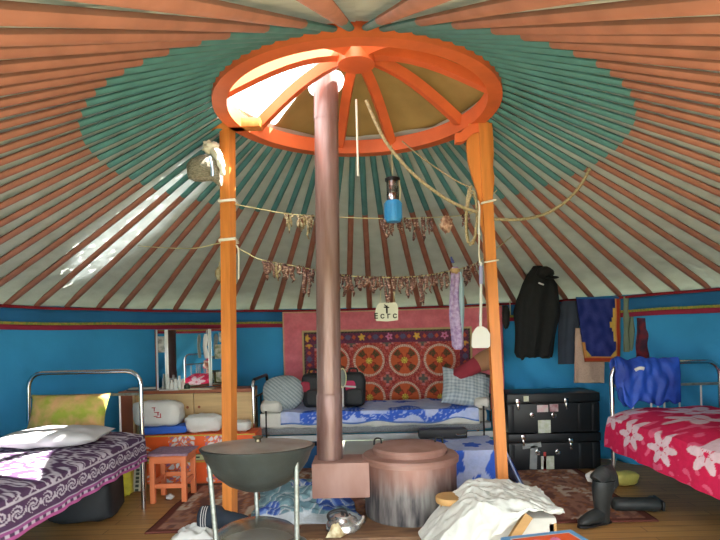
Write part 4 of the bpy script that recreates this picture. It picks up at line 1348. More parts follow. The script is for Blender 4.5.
def pink_sheet(u, v):
    y = lerp(RB_Y + 0.0, RB_Y - 1.92, u)
    if v < 0.38:
        z = lerp(0.335, 0.545, v / 0.38) + 0.012 * nz(u * 12, 1) * (1 - v / 0.38)
        x = RB_X - 0.06 + 0.03 * (v / 0.38) ** 2 - 0.012 * nz(u * 16, v * 2, 4) * (1 - v / 0.38)
    else:
        s = (v - 0.38) / 0.62
        x = RB_X - 0.03 + 0.76 * s
        z = 0.55 + 0.06 * math.sin(min(1, s * 3) * PI / 2) + 0.012 * nz(u * 10, v * 6)
    return Vector((x, y, z))
tag(obj('blanket', sheet(pink_sheet, 240, 110, pinkb), CLOTHC, solid=0.01), 'crimson blanket with pale pink flowers on the right bed', 'blanket')
bm = NB(); softbox(bm, (RB_X + 0.40, -0.62, 0.76), (0.66, 0.62, 0.36), 0.1, 0.25, 7, 0.7, 40, 26)
lay = bm.verts.layers.float_color.new('Col')
for v_ in bm.verts:
    q_ = nz(v_.co.x * 7, v_.co.y * 7, v_.co.z * 7)
    v_[lay] = S(196, 60, 92) if q_ < -0.08 else (S(214, 196, 186) if q_ < 0.2 else S(150, 84, 70))
tag(obj('duvet', bm, CLOTHC), 'heap of pink, cream and brown bedding on the near end of the right bed', 'bedding')
# bright blue sports jacket over the bed rail
JB = M('royal_blue_nylon', S(40, 84, 190), 0.55, color2=S(28, 58, 150), vscale=5, bump=0.5, bscale=12)
def jk(u, v):
    # folded over the rail: v 0 front hem .. 0.5 rail .. 1 back hem
    x = lerp(RB_X + 0.01, RB_X + 0.48, u)
    zt_ = 0.945 + 0.03
    dz = (abs(v - 0.5) / 0.5)
    drop = 0.34 + 0.06 * nz(u * 7, 2) - 0.10 * (u < 0.12)
    y = RB_Y + (0.05 if v > 0.5 else -0.05) * math.sin(min(1, dz * 4) * PI / 2) + 0.03 * nz(u * 9, v * 5, 3)
    return Vector((x + 0.015 * nz(v * 7, u * 3), y, zt_ - drop * max(0, dz - 0.05) + 0.03 * nz(u * 6, 1) ))
jo = tag(obj('sports_jacket', sheet(jk, 50, 46), JB, solid=0.012), 'royal blue sports jacket hung over the head of the right bed', 'jacket')
bm = NB()
pj = W(638, 373, 4.0)
add_tube(bm, smooth_path([pj + Vector((-0.02, 0, 0.02)), pj + Vector((0.01, -0.005, 0.035)), pj + Vector((0.04, -0.01, 0.03))], 4), 0.012, n=8, flat=0.5)
obj('white_stripe', bm, WHITEP, jo, label='white stripe')
# yellow bag under right bed + small brown shoe
c = W(640, 482, 4.0); c.z = 0
bm = NB(); softbox(bm, (c.x + 0.03, c.y + 0.3, 0.055), (0.20, 0.13, 0.10), 0.2, 0.12, 4, 0.6)
tag(obj('yellow_bag', bm, M('pale_yellow_plastic', S(210, 200, 104), 0.5)), 'pale yellow bag on the floor under the right bed', 'bag')

# ------------------------------------------------------------------ clothes on the right wall
def hang(px_c, rows, D, name, mat, label, cat, n=40, fold=0.10, seed=0.0, jag=0.0, flat=0.5, sub=4):
    """rows: (y, x0, x1) outline in the view; lofted as a hanging garment with depth"""
    rings = []
    R_ = []
    for i in range(len(rows) - 1):
        for k in range(sub):
            t_ = k / sub
            R_.append(tuple(lerp(rows[i][j], rows[i + 1][j], t_) for j in range(3)))
    R_.append(rows[-1])
    bm = NB()
    for i, (y, x0_, x1_) in enumerate(R_):
        c = W((x0_ + x1_) / 2, y, D); w = (x1_ - x0_) / 2 * D / F
        ring = []
        dpt = min(w * flat, 0.085)
        for k in range(n):
            a = 2 * PI * k / n
            m = 1 + fold * nz(math.cos(a) * 3 + seed, math.sin(a) * 3, i * 0.16)
            f2 = 1 + fold * 1.6 * math.sin(a * 7 + seed + 0.05 * i) * min(1, i / len(R_) * 2)
            z = c.z
            if jag and i == len(R_) - 1:
                z += jag * nz(k * 1.9, 3)
            ring.append(Vector((c.x + w * math.cos(a) * (1 + 0.3 * (m - 1)), c.y + dpt * math.sin(a) * m * f2, z)))
        rings.append(ring)
    add_loft(bm, rings)
    bmesh.ops.recalc_face_normals(bm, faces=list(bm.faces))
    return obj(name, bm, mat, ang=70)
BLK = M('black_wool', S(20, 22, 24), 0.85, var=0.2, vscale=12, bump=0.4, bscale=20)
coat = hang(0, [(266, 533, 542), (275, 527, 551), (285, 522, 557), (300, 516, 559), (312, 514, 560), (325, 515, 558), (340, 515, 555), (352, 514, 553), (357, 517, 552)], 4.92, 'coat', BLK,
            'black coat hanging from a roof pole above the trunks', 'coat', jag=0.05, fold=0.16)
tag(coat, 'black coat hanging from a roof pole above the trunks', 'coat')
c = W(545, 273, 4.86)
t = thing('cap', 'black cap with white mark hanging on top of the black coat', 'cap', c)
bm = NB(); blob(bm, (c.x, c.y, c.z), (0.075, 0.07, 0.055), 22, 14, 0.18, 2.5, 3); obj('crown', bm, BLK, t)
bm = NB(); blob(bm, (c.x + 0.045, c.y - 0.035, c.z - 0.045), (0.06, 0.06, 0.014), 18, 8, 0.1, 2.5, 3); obj('peak', bm, BLK, t)
bm = NB(); m_ = W(541, 284, 4.77); add_tube(bm, smooth_path([m_ + Vector((-0.02, 0, 0.012)), m_ + Vector((0, -0.006, 0)), m_ + Vector((0.022, 0, -0.006))], 4), 0.007, n=6); obj('strap', bm, WHITEP, t, label='white strap')

def cloth_wall(name, px0, px1, py0, py1, D, mat, label, cat, n=40, amp=0.018, col=None, solid=0.008, drift=0.0, freq=4, taper=0.0, ldrift=0.0):
    a, b = W(px0, py0, D), W(px1, py0, D)
    c_, d_ = W(px0 + drift + ldrift, py1, D), W(px1 + drift, py1, D)
    def fn(u, v):
        p = lerp(lerp(a, b, u), lerp(c_, d_, u), v)
        p.x += taper * (0.5 - u) * (1 - v)
        p.y += amp * math.sin(u * freq * 2 * PI * 0.5 + 2 * nz(v * 2, px0)) * (0.3 + 0.7 * v) + amp * nz(u * 4, v * 4, px0) - 0.06 * abs(u - .5) * 0
        return p
    return tag(obj(name, sheet(fn, n, n, col), mat, solid=solid), label, cat)
sh_ = hang(0, [(301, 562, 578), (304, 559.5, 581), (320, 558.5, 580), (345, 558, 577), (364, 558, 578)], 5.10, 'dark_shirt', M('dark_slate_cloth', S(56, 64, 80), 0.85, var=0.15), '', '', fold=0.12, flat=0.35, seed=4)
tag(sh_, 'dark slate grey shirt hanging between the black coat and the navy cloth', 'shirt')
cloth_wall('towel', 575.5, 605, 328, 383, 5.06, M('beige_towel_cloth', S(206, 176, 158), 0.95, var=0.08, bump=0.5, bscale=60), 'beige towel hanging below the navy bordered cloth', 'towel', amp=0.010, col=None, solid=0.014, drift=-1, freq=3)
NV, GD = S(58, 66, 130), S(206, 170, 84)
def navy(u, v):
    W_, H_ = 44.0, 66.0
    x, y = u * W_, v * H_
    if y < 2.0: return S(40, 96, 150)
    de, db = W_ - x, H_ - y
    ed = min(de, db)
    if ed < 5.5 or (x < 3.0 and y > 46):
        return S(170, 62, 44) if 1.3 < ed < 4.0 else (S(206, 140, 80) if ed >= 4.0 else S(150, 90, 50))
    # ochre corner and the stepped motif on the right side
    if (de - 5.5) + (db - 5.5) < 7: return GD
    if x < 9 and (x + (db - 5.5)) < 10: return GD
    yy = abs(y - 28)
    if de - 5.5 < (6.5 if yy < 3 else (4.0 if yy < 7 else (2.6 if yy < 17 else 0))): return GD
    return mixc(NV, S(32, 42, 104), 0.5 + nz(u * 6, v * 6))
cloth_wall('bordered_cloth', 576, 620, 297, 362, 5.00, CLOTHC, 'navy cloth with red border and ochre motifs hanging on the right wall', 'cloth', n=90, amp=0.010, col=navy, solid=0.012, freq=2, ldrift=9)
cloth_wall('scarf', 624, 634, 296, 352, 4.95, M('grey_green_cloth', S(120, 132, 112), 0.9, var=0.12), 'grey green scarf hanging right of the navy bordered cloth', 'scarf', amp=0.015, solid=0.01)
cloth_wall('dark_red_garment', 637, 660, 318, 358, 4.85, M('dark_red_print', S(120, 40, 50), 0.9, color2=S(70, 44, 60), vscale=14), 'dark red printed garment hanging above the blue jacket', 'garment', amp=0.02, solid=0.012)
# string with little coloured toggles left of the coat
c0 = W(510, 302, 5.25)
bm = NB(); add_tube(bm, [c0 + Vector((0, 0, 0.02)), c0 + Vector((0.0, 0, -0.12))], 0.004, n=6)
bm2 = bm
tag(obj('hanging_string', bm, M('pale_string', S(206, 196, 150), 0.8)), 'short pale string hanging on the wall between right pole and coat', 'string')
c0 = W(506, 317, 3.9)

# ------------------------------------------------------------------ hung on the poles and lines
# grey woven hat-like bag with white rag at the left pole
GW = M('grey_woven_straw', S(172, 164, 146), 0.9, color2=S(132, 126, 112), vscale=60, stretch=(1, 1, 4), bump=0.6, bscale=70)
hD = 3.46
hat = thing('woven_bag', 'grey woven bag tied high on the left pole', 'bag', W(205, 183, hD))
rings = []
for (x0_, y0_, x1_, y1_, dp) in ((188, 163, 189, 179, 0.04), (193, 158.5, 193.5, 181, 0.065), (201, 155.5, 200, 181.5, 0.08), (209, 155, 208, 180.5, 0.085), (215, 157, 213, 181, 0.08), (220, 163, 218.5, 186, 0.06), (222, 170, 221.5, 186, 0.035)):
    a, b = W(x0_, y0_, hD), W(x1_, y1_, hD)
    c = (a + b) / 2; up = (a - b) / 2
    rings.append([c + up * math.cos(2 * PI * k / 24) + Vector((0, dp * math.sin(2 * PI * k / 24), 0)) for k in range(24)])
bm = NB(); add_loft(bm, rings); bmesh.ops.recalc_face_normals(bm, faces=list(bm.faces)); obj('body', bm, GW, hat, ang=60)
bm = NB(); add_tube(bm, smooth_path([W(209.5, 156.5, hD - 0.088), W(211.5, 166, hD - 0.098), W(212, 176, hD - 0.09)], 4), 0.008, n=6, flat=0.6); obj('blue_tag', bm, M('faded_blue', S(132, 156, 178), 0.7), hat, label='faded blue strip')
WR = M('white_rag', S(228, 222, 204), 0.9, var=0.08)
bm = NB(); blob(bm, W(211, 148, hD - 0.01), (0.05, 0.04, 0.038), 20, 14, 0.5, 3.5, 1)
add_tube(bm, smooth_path([W(214, 151, hD - 0.02), W(219, 158, hD - 0.05), W(222, 168, hD - 0.06), W(222.5, 176, hD - 0.05)], 4), [0.03] * 4 + [0.024] * 4 + [0.016] * 4 + [0.008], n=10, wob=0.2)
tag(obj('white_rag', bm, WR), 'white knotted rag above the grey woven bag', 'rag')
# strings
STR = M('pale_string', S(206, 196, 150), 0.8)
WSTR = M('white_cord', S(214, 210, 196), 0.8)
ROPE = M('tan_rope', S(176, 160, 124), 0.85, color2=S(140, 126, 96), vscale=80)
def cord(pts, r, mat, name, label, cat='cord', sub=8):
    bm = NB(); add_tube(bm, smooth_path(pts, sub), r, n=7)
    return tag(obj(name, bm, mat), label, cat)
up1 = [W(231, 203.5, DP), W(260, 209, DP + 0.1), W(300, 215, DP + 0.24), W(380, 218.5, DP + 0.5), W(440, 217, DP + 0.70), W(474, 212, DP + 0.8), roof_hit(497, 190, 0.02)]
cord(up1, 0.0035, STR, 'washing_line', 'thin upper string stretched between the poles with meat on it', 'string')
lo1 = [roof_hit(138, 246, 0.03), W(190, 248.5, DP + 0.2), W(224, 243, DP + 0.06), W(245, 252, DP + 0.08), W(262, 260, DP + 0.12), W(300, 267, DP + 0.24), W(350, 276, DP + 0.4), W(410, 277, DP + 0.58), W(450, 271, DP + 0.70), W(478, 262, DP + 0.76), roof_hit(512, 236, 0.02)]
cord(lo1, 0.0035, STR, 'washing_line', 'thin lower string with a long row of meat, passing behind the stove pipe', 'string')
for (y, nm) in ((203.5, 'white string knotted high round the left pole above the other knot'), (242, 'white string knotted round the left pole at the lower meat line')):
    c = W(228.6 + (y - 203) * 0.01, y, DP)
    bm = NB()
    for j in range(2):
        add_tube(bm, [c + Vector((0.050 * sx, 0.050 * sy, 0.008 * j + 0.004 * (sx - sy))) for sx, sy in ((-1, -1), (1, -1), (1, 1), (-1, 1), (-1, -1))], 0.005, n=6)
    tag(obj('string_knot', bm, WSTR), nm, 'string')
cord([W(357.5, 150, 3.55) + Vector((0, 0, 0.32)), W(357.5, 150, 3.55), W(358, 176, 3.55)], 0.007, WSTR, 'white_rope', 'straight white cord hanging from the crown ring right of the pipe', 'cord')
cord([W(366, 100, 3.45), W(376, 123, 3.48), W(388, 145, 3.5), W(412, 173, 3.52), W(440, 195, 3.52), W(462, 207, 3.5), W(480, 213, 3.49)], 0.0105, ROPE, 'rope', 'thick tan rope slanting from the crown to the right pole', 'rope')
cord([W(402, 141, 3.9), W(425, 160, 3.8), W(455, 180, 3.65), W(472, 188, 3.52)], 0.005, ROPE, 'rope', 'thin tan cord slanting to the right pole above the thick rope', 'rope')
e = roof_hit(590, 168, 0.04)
cord([W(494, 219, 3.50), W(520, 219.5, 3.5), W(545, 214, 3.55), W(565, 202, lerp(3.6, e.y - CY, 0.4)), W(580, 186, lerp(3.6, e.y - CY, 0.75)), e], 0.010, ROPE, 'rope', 'tan rope sagging from the right pole to the right roof', 'rope')
coil = []
for k in range(34):
    s = k / 33.0
    a = s * 2 * PI * 2.6
    coil.append(W(471.5 - 5.5 * math.sin(a) + 1.5 * s * math.cos(a), 216 - (30 - 6 * s) * math.cos(a) + 4 * s, DP - 0.03 - 0.015 * s))
bm = NB(); add_tube(bm, coil, 0.0085, n=7)
tag(obj('rope_coil', bm, ROPE), 'coil of tan rope hanging on the right pole', 'rope')
c = W(487.5, 203, DP)
bm = NB()
add_tube(bm, [c + Vector((0.042 * sx, 0.042 * sy, 0.008 * sx)) for sx, sy in ((-1, -1), (1, -1), (1, 1), (-1, 1), (-1, -1))], 0.007, n=6)
add_tube(bm, smooth_path([c + Vector((-0.07, -0.06, 0)), W(479.5, 210, DP - 0.09), W(479, 250, DP - 0.09), W(480, 263, DP - 0.09)], 5), 0.005, n=6)
add_tube(bm, smooth_path([W(479.5, 210, DP - 0.09), W(479, 233, DP - 0.1), W(480, 234, DP - 0.09)], 5), 0.006, n=6)
tag(obj('white_tie', bm, WSTR), 'white cord tied round the right pole, holding the fly swatter', 'cord')
c = W(490.3, 262, DP)
bm = NB()
add_tube(bm, [c + Vector((0.042 * sx, 0.042 * sy, 0.006 * sx)) for sx, sy in ((-1, -1), (1, -1), (1, 1), (-1, 1), (-1, -1))], 0.005, n=6)
tag(obj('string_knot', bm, WSTR), 'thin white string tied round the right pole level with the fly swatter handle', 'string')
cord([W(236, 245, DP - 0.07), W(238.5, 252, DP - 0.06), W(238.5, 279, DP - 0.06)], 0.005, WSTR, 'string_end', 'white string end hanging down beside the left pole from the lower knot', 'string')
c = W(215, 272, 4.0); h_ = roof_hit(219, 262, 0.03)
bm = NB(); add_tube(bm, smooth_path([h_, h_ + Vector((0.0, 0, -0.05)), h_ + Vector((-0.01, -0.01, -0.12)), h_ + Vector((0.005, -0.01, -0.17))], 4), [0.006] * 4 + [0.014, 0.022, 0.026, 0.024] + [0.022, 0.018, 0.014, 0.01, 0.006], n=10, wob=0.4)
tag(obj('cream_bundle', bm, M('cream_rag', S(214, 204, 168))), 'small cream cloth bundle hanging from the roof left of the left pole', 'bundle')
c = W(506, 317, 5.3)
bm = NB(); blob(bm, c, (0.035, 0.03, 0.11), 16, 12, 0.2, 3, 4, sq=0.8)
tag(obj('black_pouch', bm, NYL), 'small black pouch hanging on the wall just right of the right pole', 'pouch')
# fly swatter
fD = DP - 0.09
fs = thing('fly_swatter', 'white plastic fly swatter hanging on the right pole', 'fly swatter', W(480, 350, fD))
bm = NB(); add_tube(bm, [W(481, 262, fD), W(481, 300, fD), W(480.5, 327, fD)], [0.007, 0.009, 0.009], n=8); obj('handle', bm, WHITEP, fs)
bm = NB(); add_tube(bm, [W(481, 266, fD), W(481, 284, fD)], [0.012, 0.011], n=8); obj('grip', bm, M('lavender_plastic', S(150, 150, 190), 0.5), fs, label='lavender grip')
bm = NB()
out = [(472, 334), (475, 329), (478, 326.5), (483, 326.5), (487, 329), (490, 334), (490, 346), (488, 348), (473, 348), (471.5, 346)]
rings = [[W(x, y, fD) + Vector((0, dy, 0)) for (x, y) in out] for dy in (-0.004, 0.004)]
add_loft(bm, rings); bmesh.ops.recalc_face_normals(bm, faces=list(bm.faces)); obj('paddle', bm, WHITEP, fs, ang=30)
# two loops of string high on the right pole
# lantern
lD = DP + 0.46
lc = W(393.5, 222, lD)
k_ = lD / F
lan = thing('lantern', 'small lantern with silver chimney and blue base hanging by the meat', 'lantern', lc)
bm = NB(); add_lathe(bm, [(0, 0), (7 * k_, 0), (8.3 * k_, 3 * k_), (8.3 * k_, 19 * k_), (7 * k_, 21 * k_), (6 * k_, 21.5 * k_)], lc, n=28)
for kk in range(10):
    aa = 2 * PI * kk / 10
    add_tube(bm, [lc + Vector((8.4 * k_ * math.cos(aa), 8.4 * k_ * math.sin(aa), 3 * k_)), lc + Vector((8.4 * k_ * math.cos(aa), 8.4 * k_ * math.sin(aa), 19 * k_))], 0.004, n=5)
obj('base', bm, M('sky_blue_plastic', S(62, 150, 214), 0.4, var=0.05), lan, label='sky blue ribbed base')
bm = NB(); add_lathe(bm, [(6.3 * k_, 20 * k_), (6.3 * k_, 28 * k_), (6.0 * k_, 28.5 * k_), (6.2 * k_, 29.5 * k_), (6.2 * k_, 41 * k_), (5 * k_, 42 * k_)], lc, n=28); obj('chimney', bm, M('silver_chimney', S(190, 190, 188), 0.22, 0.9, color2=S(60, 60, 62), vscale=16), lan)
bm = NB(); add_lathe(bm, [(5 * k_, 40.5 * k_), (7.6 * k_, 41 * k_), (7.6 * k_, 43.5 * k_), (4 * k_, 45 * k_), (0, 45.2 * k_)], lc, n=24); obj('cap', bm, BLACKM, lan)
bm = NB(); add_tube(bm, smooth_path([lc + Vector((6.6 * k_, -0.02, 21 * k_)), lc + Vector((7.2 * k_, -0.03, 32 * k_)), lc + Vector((6.0 * k_, -0.02, 43 * k_))], 5), 0.004, n=6); obj('wire', bm, STR, lan)
hook = roof_hit(393, 168, 0.03)
cord([lc + Vector((0, 0, 45 * k_)), lc + Vector((0, 0, 0.40)), Vector((lc.x, lc.y, roofz(math.hypot(lc.x, lc.y)) - 0.01))], 0.0025, STR, 'lantern_string', 'thin string holding the lantern from the roof', 'string')

# sign with arrow and letters
gD = DP + 0.52
gc = W(387, 311, gD); gk = gD / F
sg = thing('hanging_sign', 'off-white card sign with black arrow and letters hanging from the meat line', 'sign', gc)
out = [(376.5, 306), (379.5, 303), (396, 302.5), (398, 306), (398, 320), (388, 321.5), (376, 321), (375, 313)]
rings = [[W(x, y, gD) + Vector((0, dy, 0)) for (x, y) in out] for dy in (-0.004, 0.004)]
bm = NB(); add_loft(bm, rings); bmesh.ops.recalc_face_normals(bm, faces=list(bm.faces)); obj('board', bm, M('off_white_card', S(196, 198, 180), 0.8, var=0.06), sg, ang=30)
INK = M('black_ink', S(26, 26, 26), 0.7, var=0)
bm = NB()
p = W(386.5, 309, gD) + Vector((0, -0.0065, 0))
add_box(bm, p + Vector((0.002, 0, -0.004)), (0.013, 0.004, 0.058)); add_box(bm, p + Vector((0, 0, 0.012)), (0.040, 0.004, 0.009), rot=Matrix.Rotation(0.1, 3, 'Y'))
add_box(bm, p + Vector((-0.006, 0, 0.024)), (0.026, 0.004, 0.008), rot=Matrix.Rotation(0.7, 3, 'Y'))
obj('arrow', bm, INK, sg, ang=30)
cu = bpy.data.curves.new('letters', 'FONT'); cu.body = 'E с г с'; cu.size = 0.058; cu.extrude = 0.0015; cu.align_x = 'CENTER'; cu.offset = 0.0014
lo = bpy.data.objects.new('letters_curve', cu)
me_ = bpy.data.meshes.new_from_object(lo); bpy.data.objects.remove(lo)
lo = bpy.data.objects.new('letters', me_); COL.objects.link(lo); me_.materials.clear(); me_.materials.append(INK)
lo.parent = sg
lo.location = W(385.6, 318.3, gD) + Vector((0, -0.006, 0)) - gc
lo.rotation_euler = (PI / 2, -ROLL * 0, 0)
cord([W(380, 303, gD), W(381, 290, gD), W(382, 279, gD)], 0.002, STR, 'sign_string', 'left string of the hanging sign', 'string')
cord([W(394, 302.6, gD), W(394, 290, gD), W(394, 279, gD)], 0.002, STR, 'sign_string', 'right string of the hanging sign', 'string')

# lilac scarf with blue edge over the line
sD = DP + 0.66
t = thing('lilac_scarf', 'lilac patterned scarf hanging from the lower meat line', 'scarf', W(457, 350, sD))
def scf(rows, dep, fold, seed):
    bm = NB(); rings = []
    for i, (y, x0_, x1_) in enumerate(rows):
        c = W((x0_ + x1_) / 2, y, sD); w = (x1_ - x0_) / 2 * sD / F
        rings.append([Vector((c.x + w * math.cos(a), c.y + dep * math.sin(a) * (1 + fold * math.sin(a * 5 + seed)), c.z)) for a in [2 * PI * k / 28 for k in range(28)]])
    add_loft(bm, rings); bmesh.ops.recalc_face_normals(bm, faces=list(bm.faces)); return bm
obj('lilac_cloth', scf([(267, 452, 458), (275, 451, 461), (295, 449.5, 459), (315, 449, 461), (335, 451, 463.5), (346, 452, 464), (349.5, 455, 462)], 0.022, 0.3, 0), M('lilac_print', S(186, 170, 204), 0.85, color2=S(150, 126, 172), vscale=40), t)
obj('blue_strip', scf([(272, 458, 462), (290, 458.5, 464), (310, 459, 464.5), (330, 460, 463.5), (338, 461, 463)], 0.014, 0.3, 2), M('pale_blue_cloth', S(158, 184, 196), 0.85), t, label='pale blue strip')
bm = NB(); blob(bm, W(455, 271, sD - 0.01), (0.035, 0.025, 0.022), 14, 10, 0.4, 4, 2); obj('knot', bm, M('tan_knot', S(176, 150, 110), 0.85), t)
cord([W(452, 263, sD), W(451, 257, sD), W(454, 263, sD)], 0.006, M('purple_cord', S(80, 84, 140), 0.8), 'purple_cord', 'short purple cord above the lilac scarf', 'cord')

# ------------------------------------------------------------------ dried meat
def meat_mat(name, c1, c2, c3):
    m = bpy.data.materials.new(name); m.use_nodes = True
    N, L = m.node_tree.nodes, m.node_tree.links
    b = N['Principled BSDF']; b.inputs['Roughness'].default_value = 0.5
    tc = N.new('ShaderNodeTexCoord'); oi = N.new('ShaderNodeObjectInfo')
    ad = N.new('ShaderNodeVectorMath'); ad.operation = 'ADD'
    sc_n = N.new('ShaderNodeVectorMath'); sc_n.operation = 'SCALE'; sc_n.inputs[3].default_value = 17.0
    cb = N.new('ShaderNodeCombineXYZ'); L.new(oi.outputs['Random'], cb.inputs[0]); L.new(oi.outputs['Random'], cb.inputs[1])
    L.new(cb.outputs[0], sc_n.inputs[0]); L.new(tc.outputs['Object'], ad.inputs[0]); L.new(sc_n.outputs[0], ad.inputs[1])
    n = N.new('ShaderNodeTexNoise'); n.inputs['Scale'].default_value = 24; n.inputs['Detail'].default_value = 3; L.new(ad.outputs[0], n.inputs[0])
    r = N.new('ShaderNodeValToRGB'); e = r.color_ramp.elements
    e[0].position = 0.36; e[0].color = c1; e[1].position = 0.66; e[1].color = c3
    x = e.new(0.52); x.color = c2
    L.new(n.outputs[0], r.inputs[0]); L.new(r.outputs[0], b.inputs['Base Color'])
    return m
MEAT = meat_mat('dried_meat', S(62, 38, 40), S(112, 70, 66), S(214, 182, 168))
PALE = meat_mat('pale_meat', S(104, 84, 62), S(168, 150, 116), S(206, 192, 160))
protos = []
def strip_mesh(seed, mat):
    rnd = random.Random(seed)
    bm = NB()
    n = 7
    pts, rad = [], []
    for i in range(n):
        s = i / (n - 1)
        pts.append(Vector((0.012 * rnd.uniform(-1, 1) * s, 0.010 * rnd.uniform(-1, 1), -s)))
        rad.append(rnd.uniform(0.55, 1.15) * (0.6 if i == 0 else (0.45 if i == n - 1 else 1.0)))
    # unit length strip; z is scaled per copy, the radius is kept in x and y
    add_tube(bm, pts, [0.0125 * r for r in rad], n=8, wob=0.6)
    # a loop over the string
    add_tube(bm, [Vector((0.010 * math.cos(a), 0.010 * math.sin(a), 0.03 * math.sin(a) - 0.0)) for a in (0.2, 1.0, 2.0, 2.9)], 0.006, n=5)
    me = bpy.data.meshes.new('meat_strip'); bm.to_mesh(me); bm.free()
    for f in me.polygons: f.use_smooth = True
    me.materials.append(mat)
    return me
MESH = [strip_mesh(s, MEAT) for s in range(8)]
MESHP = [strip_mesh(s + 20, PALE) for s in range(3)]
def on_path(path, px):
    """point of the smooth string that shows at pixel column px"""
    best = None
    for p in path:
        D = p.y - CY
        a = p.x / D * F; b = (p.z - EYE) / D * F
        u = a * CR - b * SR
        d_ = abs(u + 363 - px)
        if best is None or d_ < best[0]:
            best = (d_, p)
    return best[1]
UP = smooth_path(up1, 60); LO = smooth_path(lo1, 60)
rm = random.Random(5)
def meat(px, L, path, group, label, wide=1.0, pale=False, dy=0.0):
    p = on_path(path, px)
    D = p.y - CY
    me = rm.choice(MESHP if pale else MESH)
    o = bpy.data.objects.new('meat_strip', me); COL.objects.link(o)
    w = wide * rm.uniform(0.8, 1.2)
    o.location = p + Vector((0, rm.uniform(-0.012, 0.012), 0.004 - dy * D / F))
    o.scale = (w, w, L * D / F)
    o.rotation_euler = (rm.uniform(-.1, .1), rm.uniform(-.22, .22), rm.uniform(0, 6))
    tag(o, label, 'meat', group)
# upper line: pale bunch left of the pipe
for x, L in ((285, 14), (287.5, 20), (290, 13), (292, 9), (298, 15), (300.5, 17), (303, 14), (306, 19), (308.5, 24), (311, 15), (313, 12)):
    meat(x, L, UP, 'pale meat left of the pipe on the upper string', 'small pale dried meat strip on the upper string left of the stove pipe', 0.85, True)
for x, L in ((380, 11), (384, 15), (386, 22), (388, 19), (391, 14), (394, 18), (397, 13), (400, 16), (404, 11), (408, 12), (411, 14), (415, 23), (416.5, 14), (422, 20), (424, 24), (427, 17), (430, 15)):
    meat(x, L, UP, 'dark meat by the lantern on the upper string', 'dark dried meat strip on the upper string around the lantern', 0.8)
for x, L in ((463, 12), (466, 18), (468, 10)):
    meat(x, L, UP, 'dark meat by the rope coil on the upper string', 'dark dried meat strip on the upper string beside the rope coil', 0.9)
pm = on_path(UP, 445.5)
bm = NB(); blob(bm, pm + Vector((0, -0.01, -0.06)), (0.045, 0.03, 0.06), 24, 18, 0.5, 5, 1)
tag(obj('meat_chunk', bm, meat_mat('pink_meat', S(150, 104, 88), S(206, 164, 140), S(226, 200, 176))), 'pale pink lump of dried meat on the upper string', 'meat')
# lower line
for x, L in ((263.5, 14), (266, 20), (268.5, 15), (271, 12), (273, 17), (275.5, 19), (278, 16), (281, 13), (284, 15), (286.5, 17), (289, 15), (291.5, 18), (294, 14), (297.5, 10), (300, 8), (303, 26), (305, 30), (307.5, 29), (310, 20), (313, 14)):
    meat(x, L, LO, 'meat left of the pipe on the lower string', 'brown dried meat strip on the lower string left of the stove pipe', 1.0, pale=(x in (275.5, 281)))
xs = 340.0
while xs < 447:
    L = rm.choice((12, 15, 17, 19, 22, 14))
    if abs(xs - 386) < 3: L = 26
    if 419 < xs < 425: L = 30
    meat(xs, L, LO, 'meat right of the pipe on the lower string', 'brown dried meat strip on the lower string between pipe and lilac scarf', 1.0)
    xs += rm.choice((2.0, 2.6, 3.2)) if not (349 < xs < 355) else 6
for x, L in ((464, 17), (466, 20), (468.5, 14), (471, 17), (474, 11), (477, 9)):
    meat(x, L, LO, 'meat between scarf and fly swatter on the lower string', 'brown dried meat strip on the lower string between lilac scarf and fly swatter', 0.9)

# ------------------------------------------------------------------ front right: covered crate, boots, painted stool top
fc = W(495, 510, 3.02)
CX0, CX1 = W(462, 510, 3.0).x, W(550, 510, 3.0).x
CYF, CYB = CY + 2.86, CY + 3.24
WOODL = M('raw_wood', S(186, 146, 92), 0.65, var=0.15, vscale=4, stretch=(1, 1, 6))
cr_ = thing('wooden_crate', 'wooden slatted crate under the white plastic sheet', 'crate', ((CX0 + CX1) / 2, (CYF + CYB) / 2, 0))
for x in (CX0 + 0.03, CX1 - 0.03):
    for y in (CYF + 0.03, CYB - 0.03):
        bm = NB(); add_box(bm, (x, y, 0.106), (0.04, 0.04, 0.21), bevel=0.003); obj('post', bm, WOODL, cr_, ang=30)
for (z, y) in ((0.228, CYB - 0.008), (0.04, CYB - 0.008), (0.03, CYF + 0.008)):
    bm = NB(); add_box(bm, ((CX0 + CX1) / 2, y, z), (CX1 - CX0, 0.018, 0.045), bevel=0.003); obj('slat', bm, WOODL, cr_, ang=30)
a = W(527, 517, 2.845); b = W(514, 537, 2.83)
dv = (b - a)
bm = NB(); add_tube(bm, [a - dv * 0.1, lerp(a, b, 0.5), b + dv * 0.8], 0.032, n=4, sq=True, flat=0.6); obj('brace', bm, WOODL, cr_, ang=30, label='slanting wooden brace')
bm = NB(); add_box(bm, ((CX0 + CX1) / 2, (CYF + CYB) / 2 - 0.005, 0.128), (CX1 - CX0 - 0.01, CYB - CYF - 0.03, 0.225), bevel=0.02); obj('lining', bm, M('white_crate_lining', S(206, 206, 196), 0.7), cr_)
SHEET = M('white_plastic_sheet', S(206, 208, 200), 0.42, var=0.05, bump=0.35, bscale=10, spec=0.5)
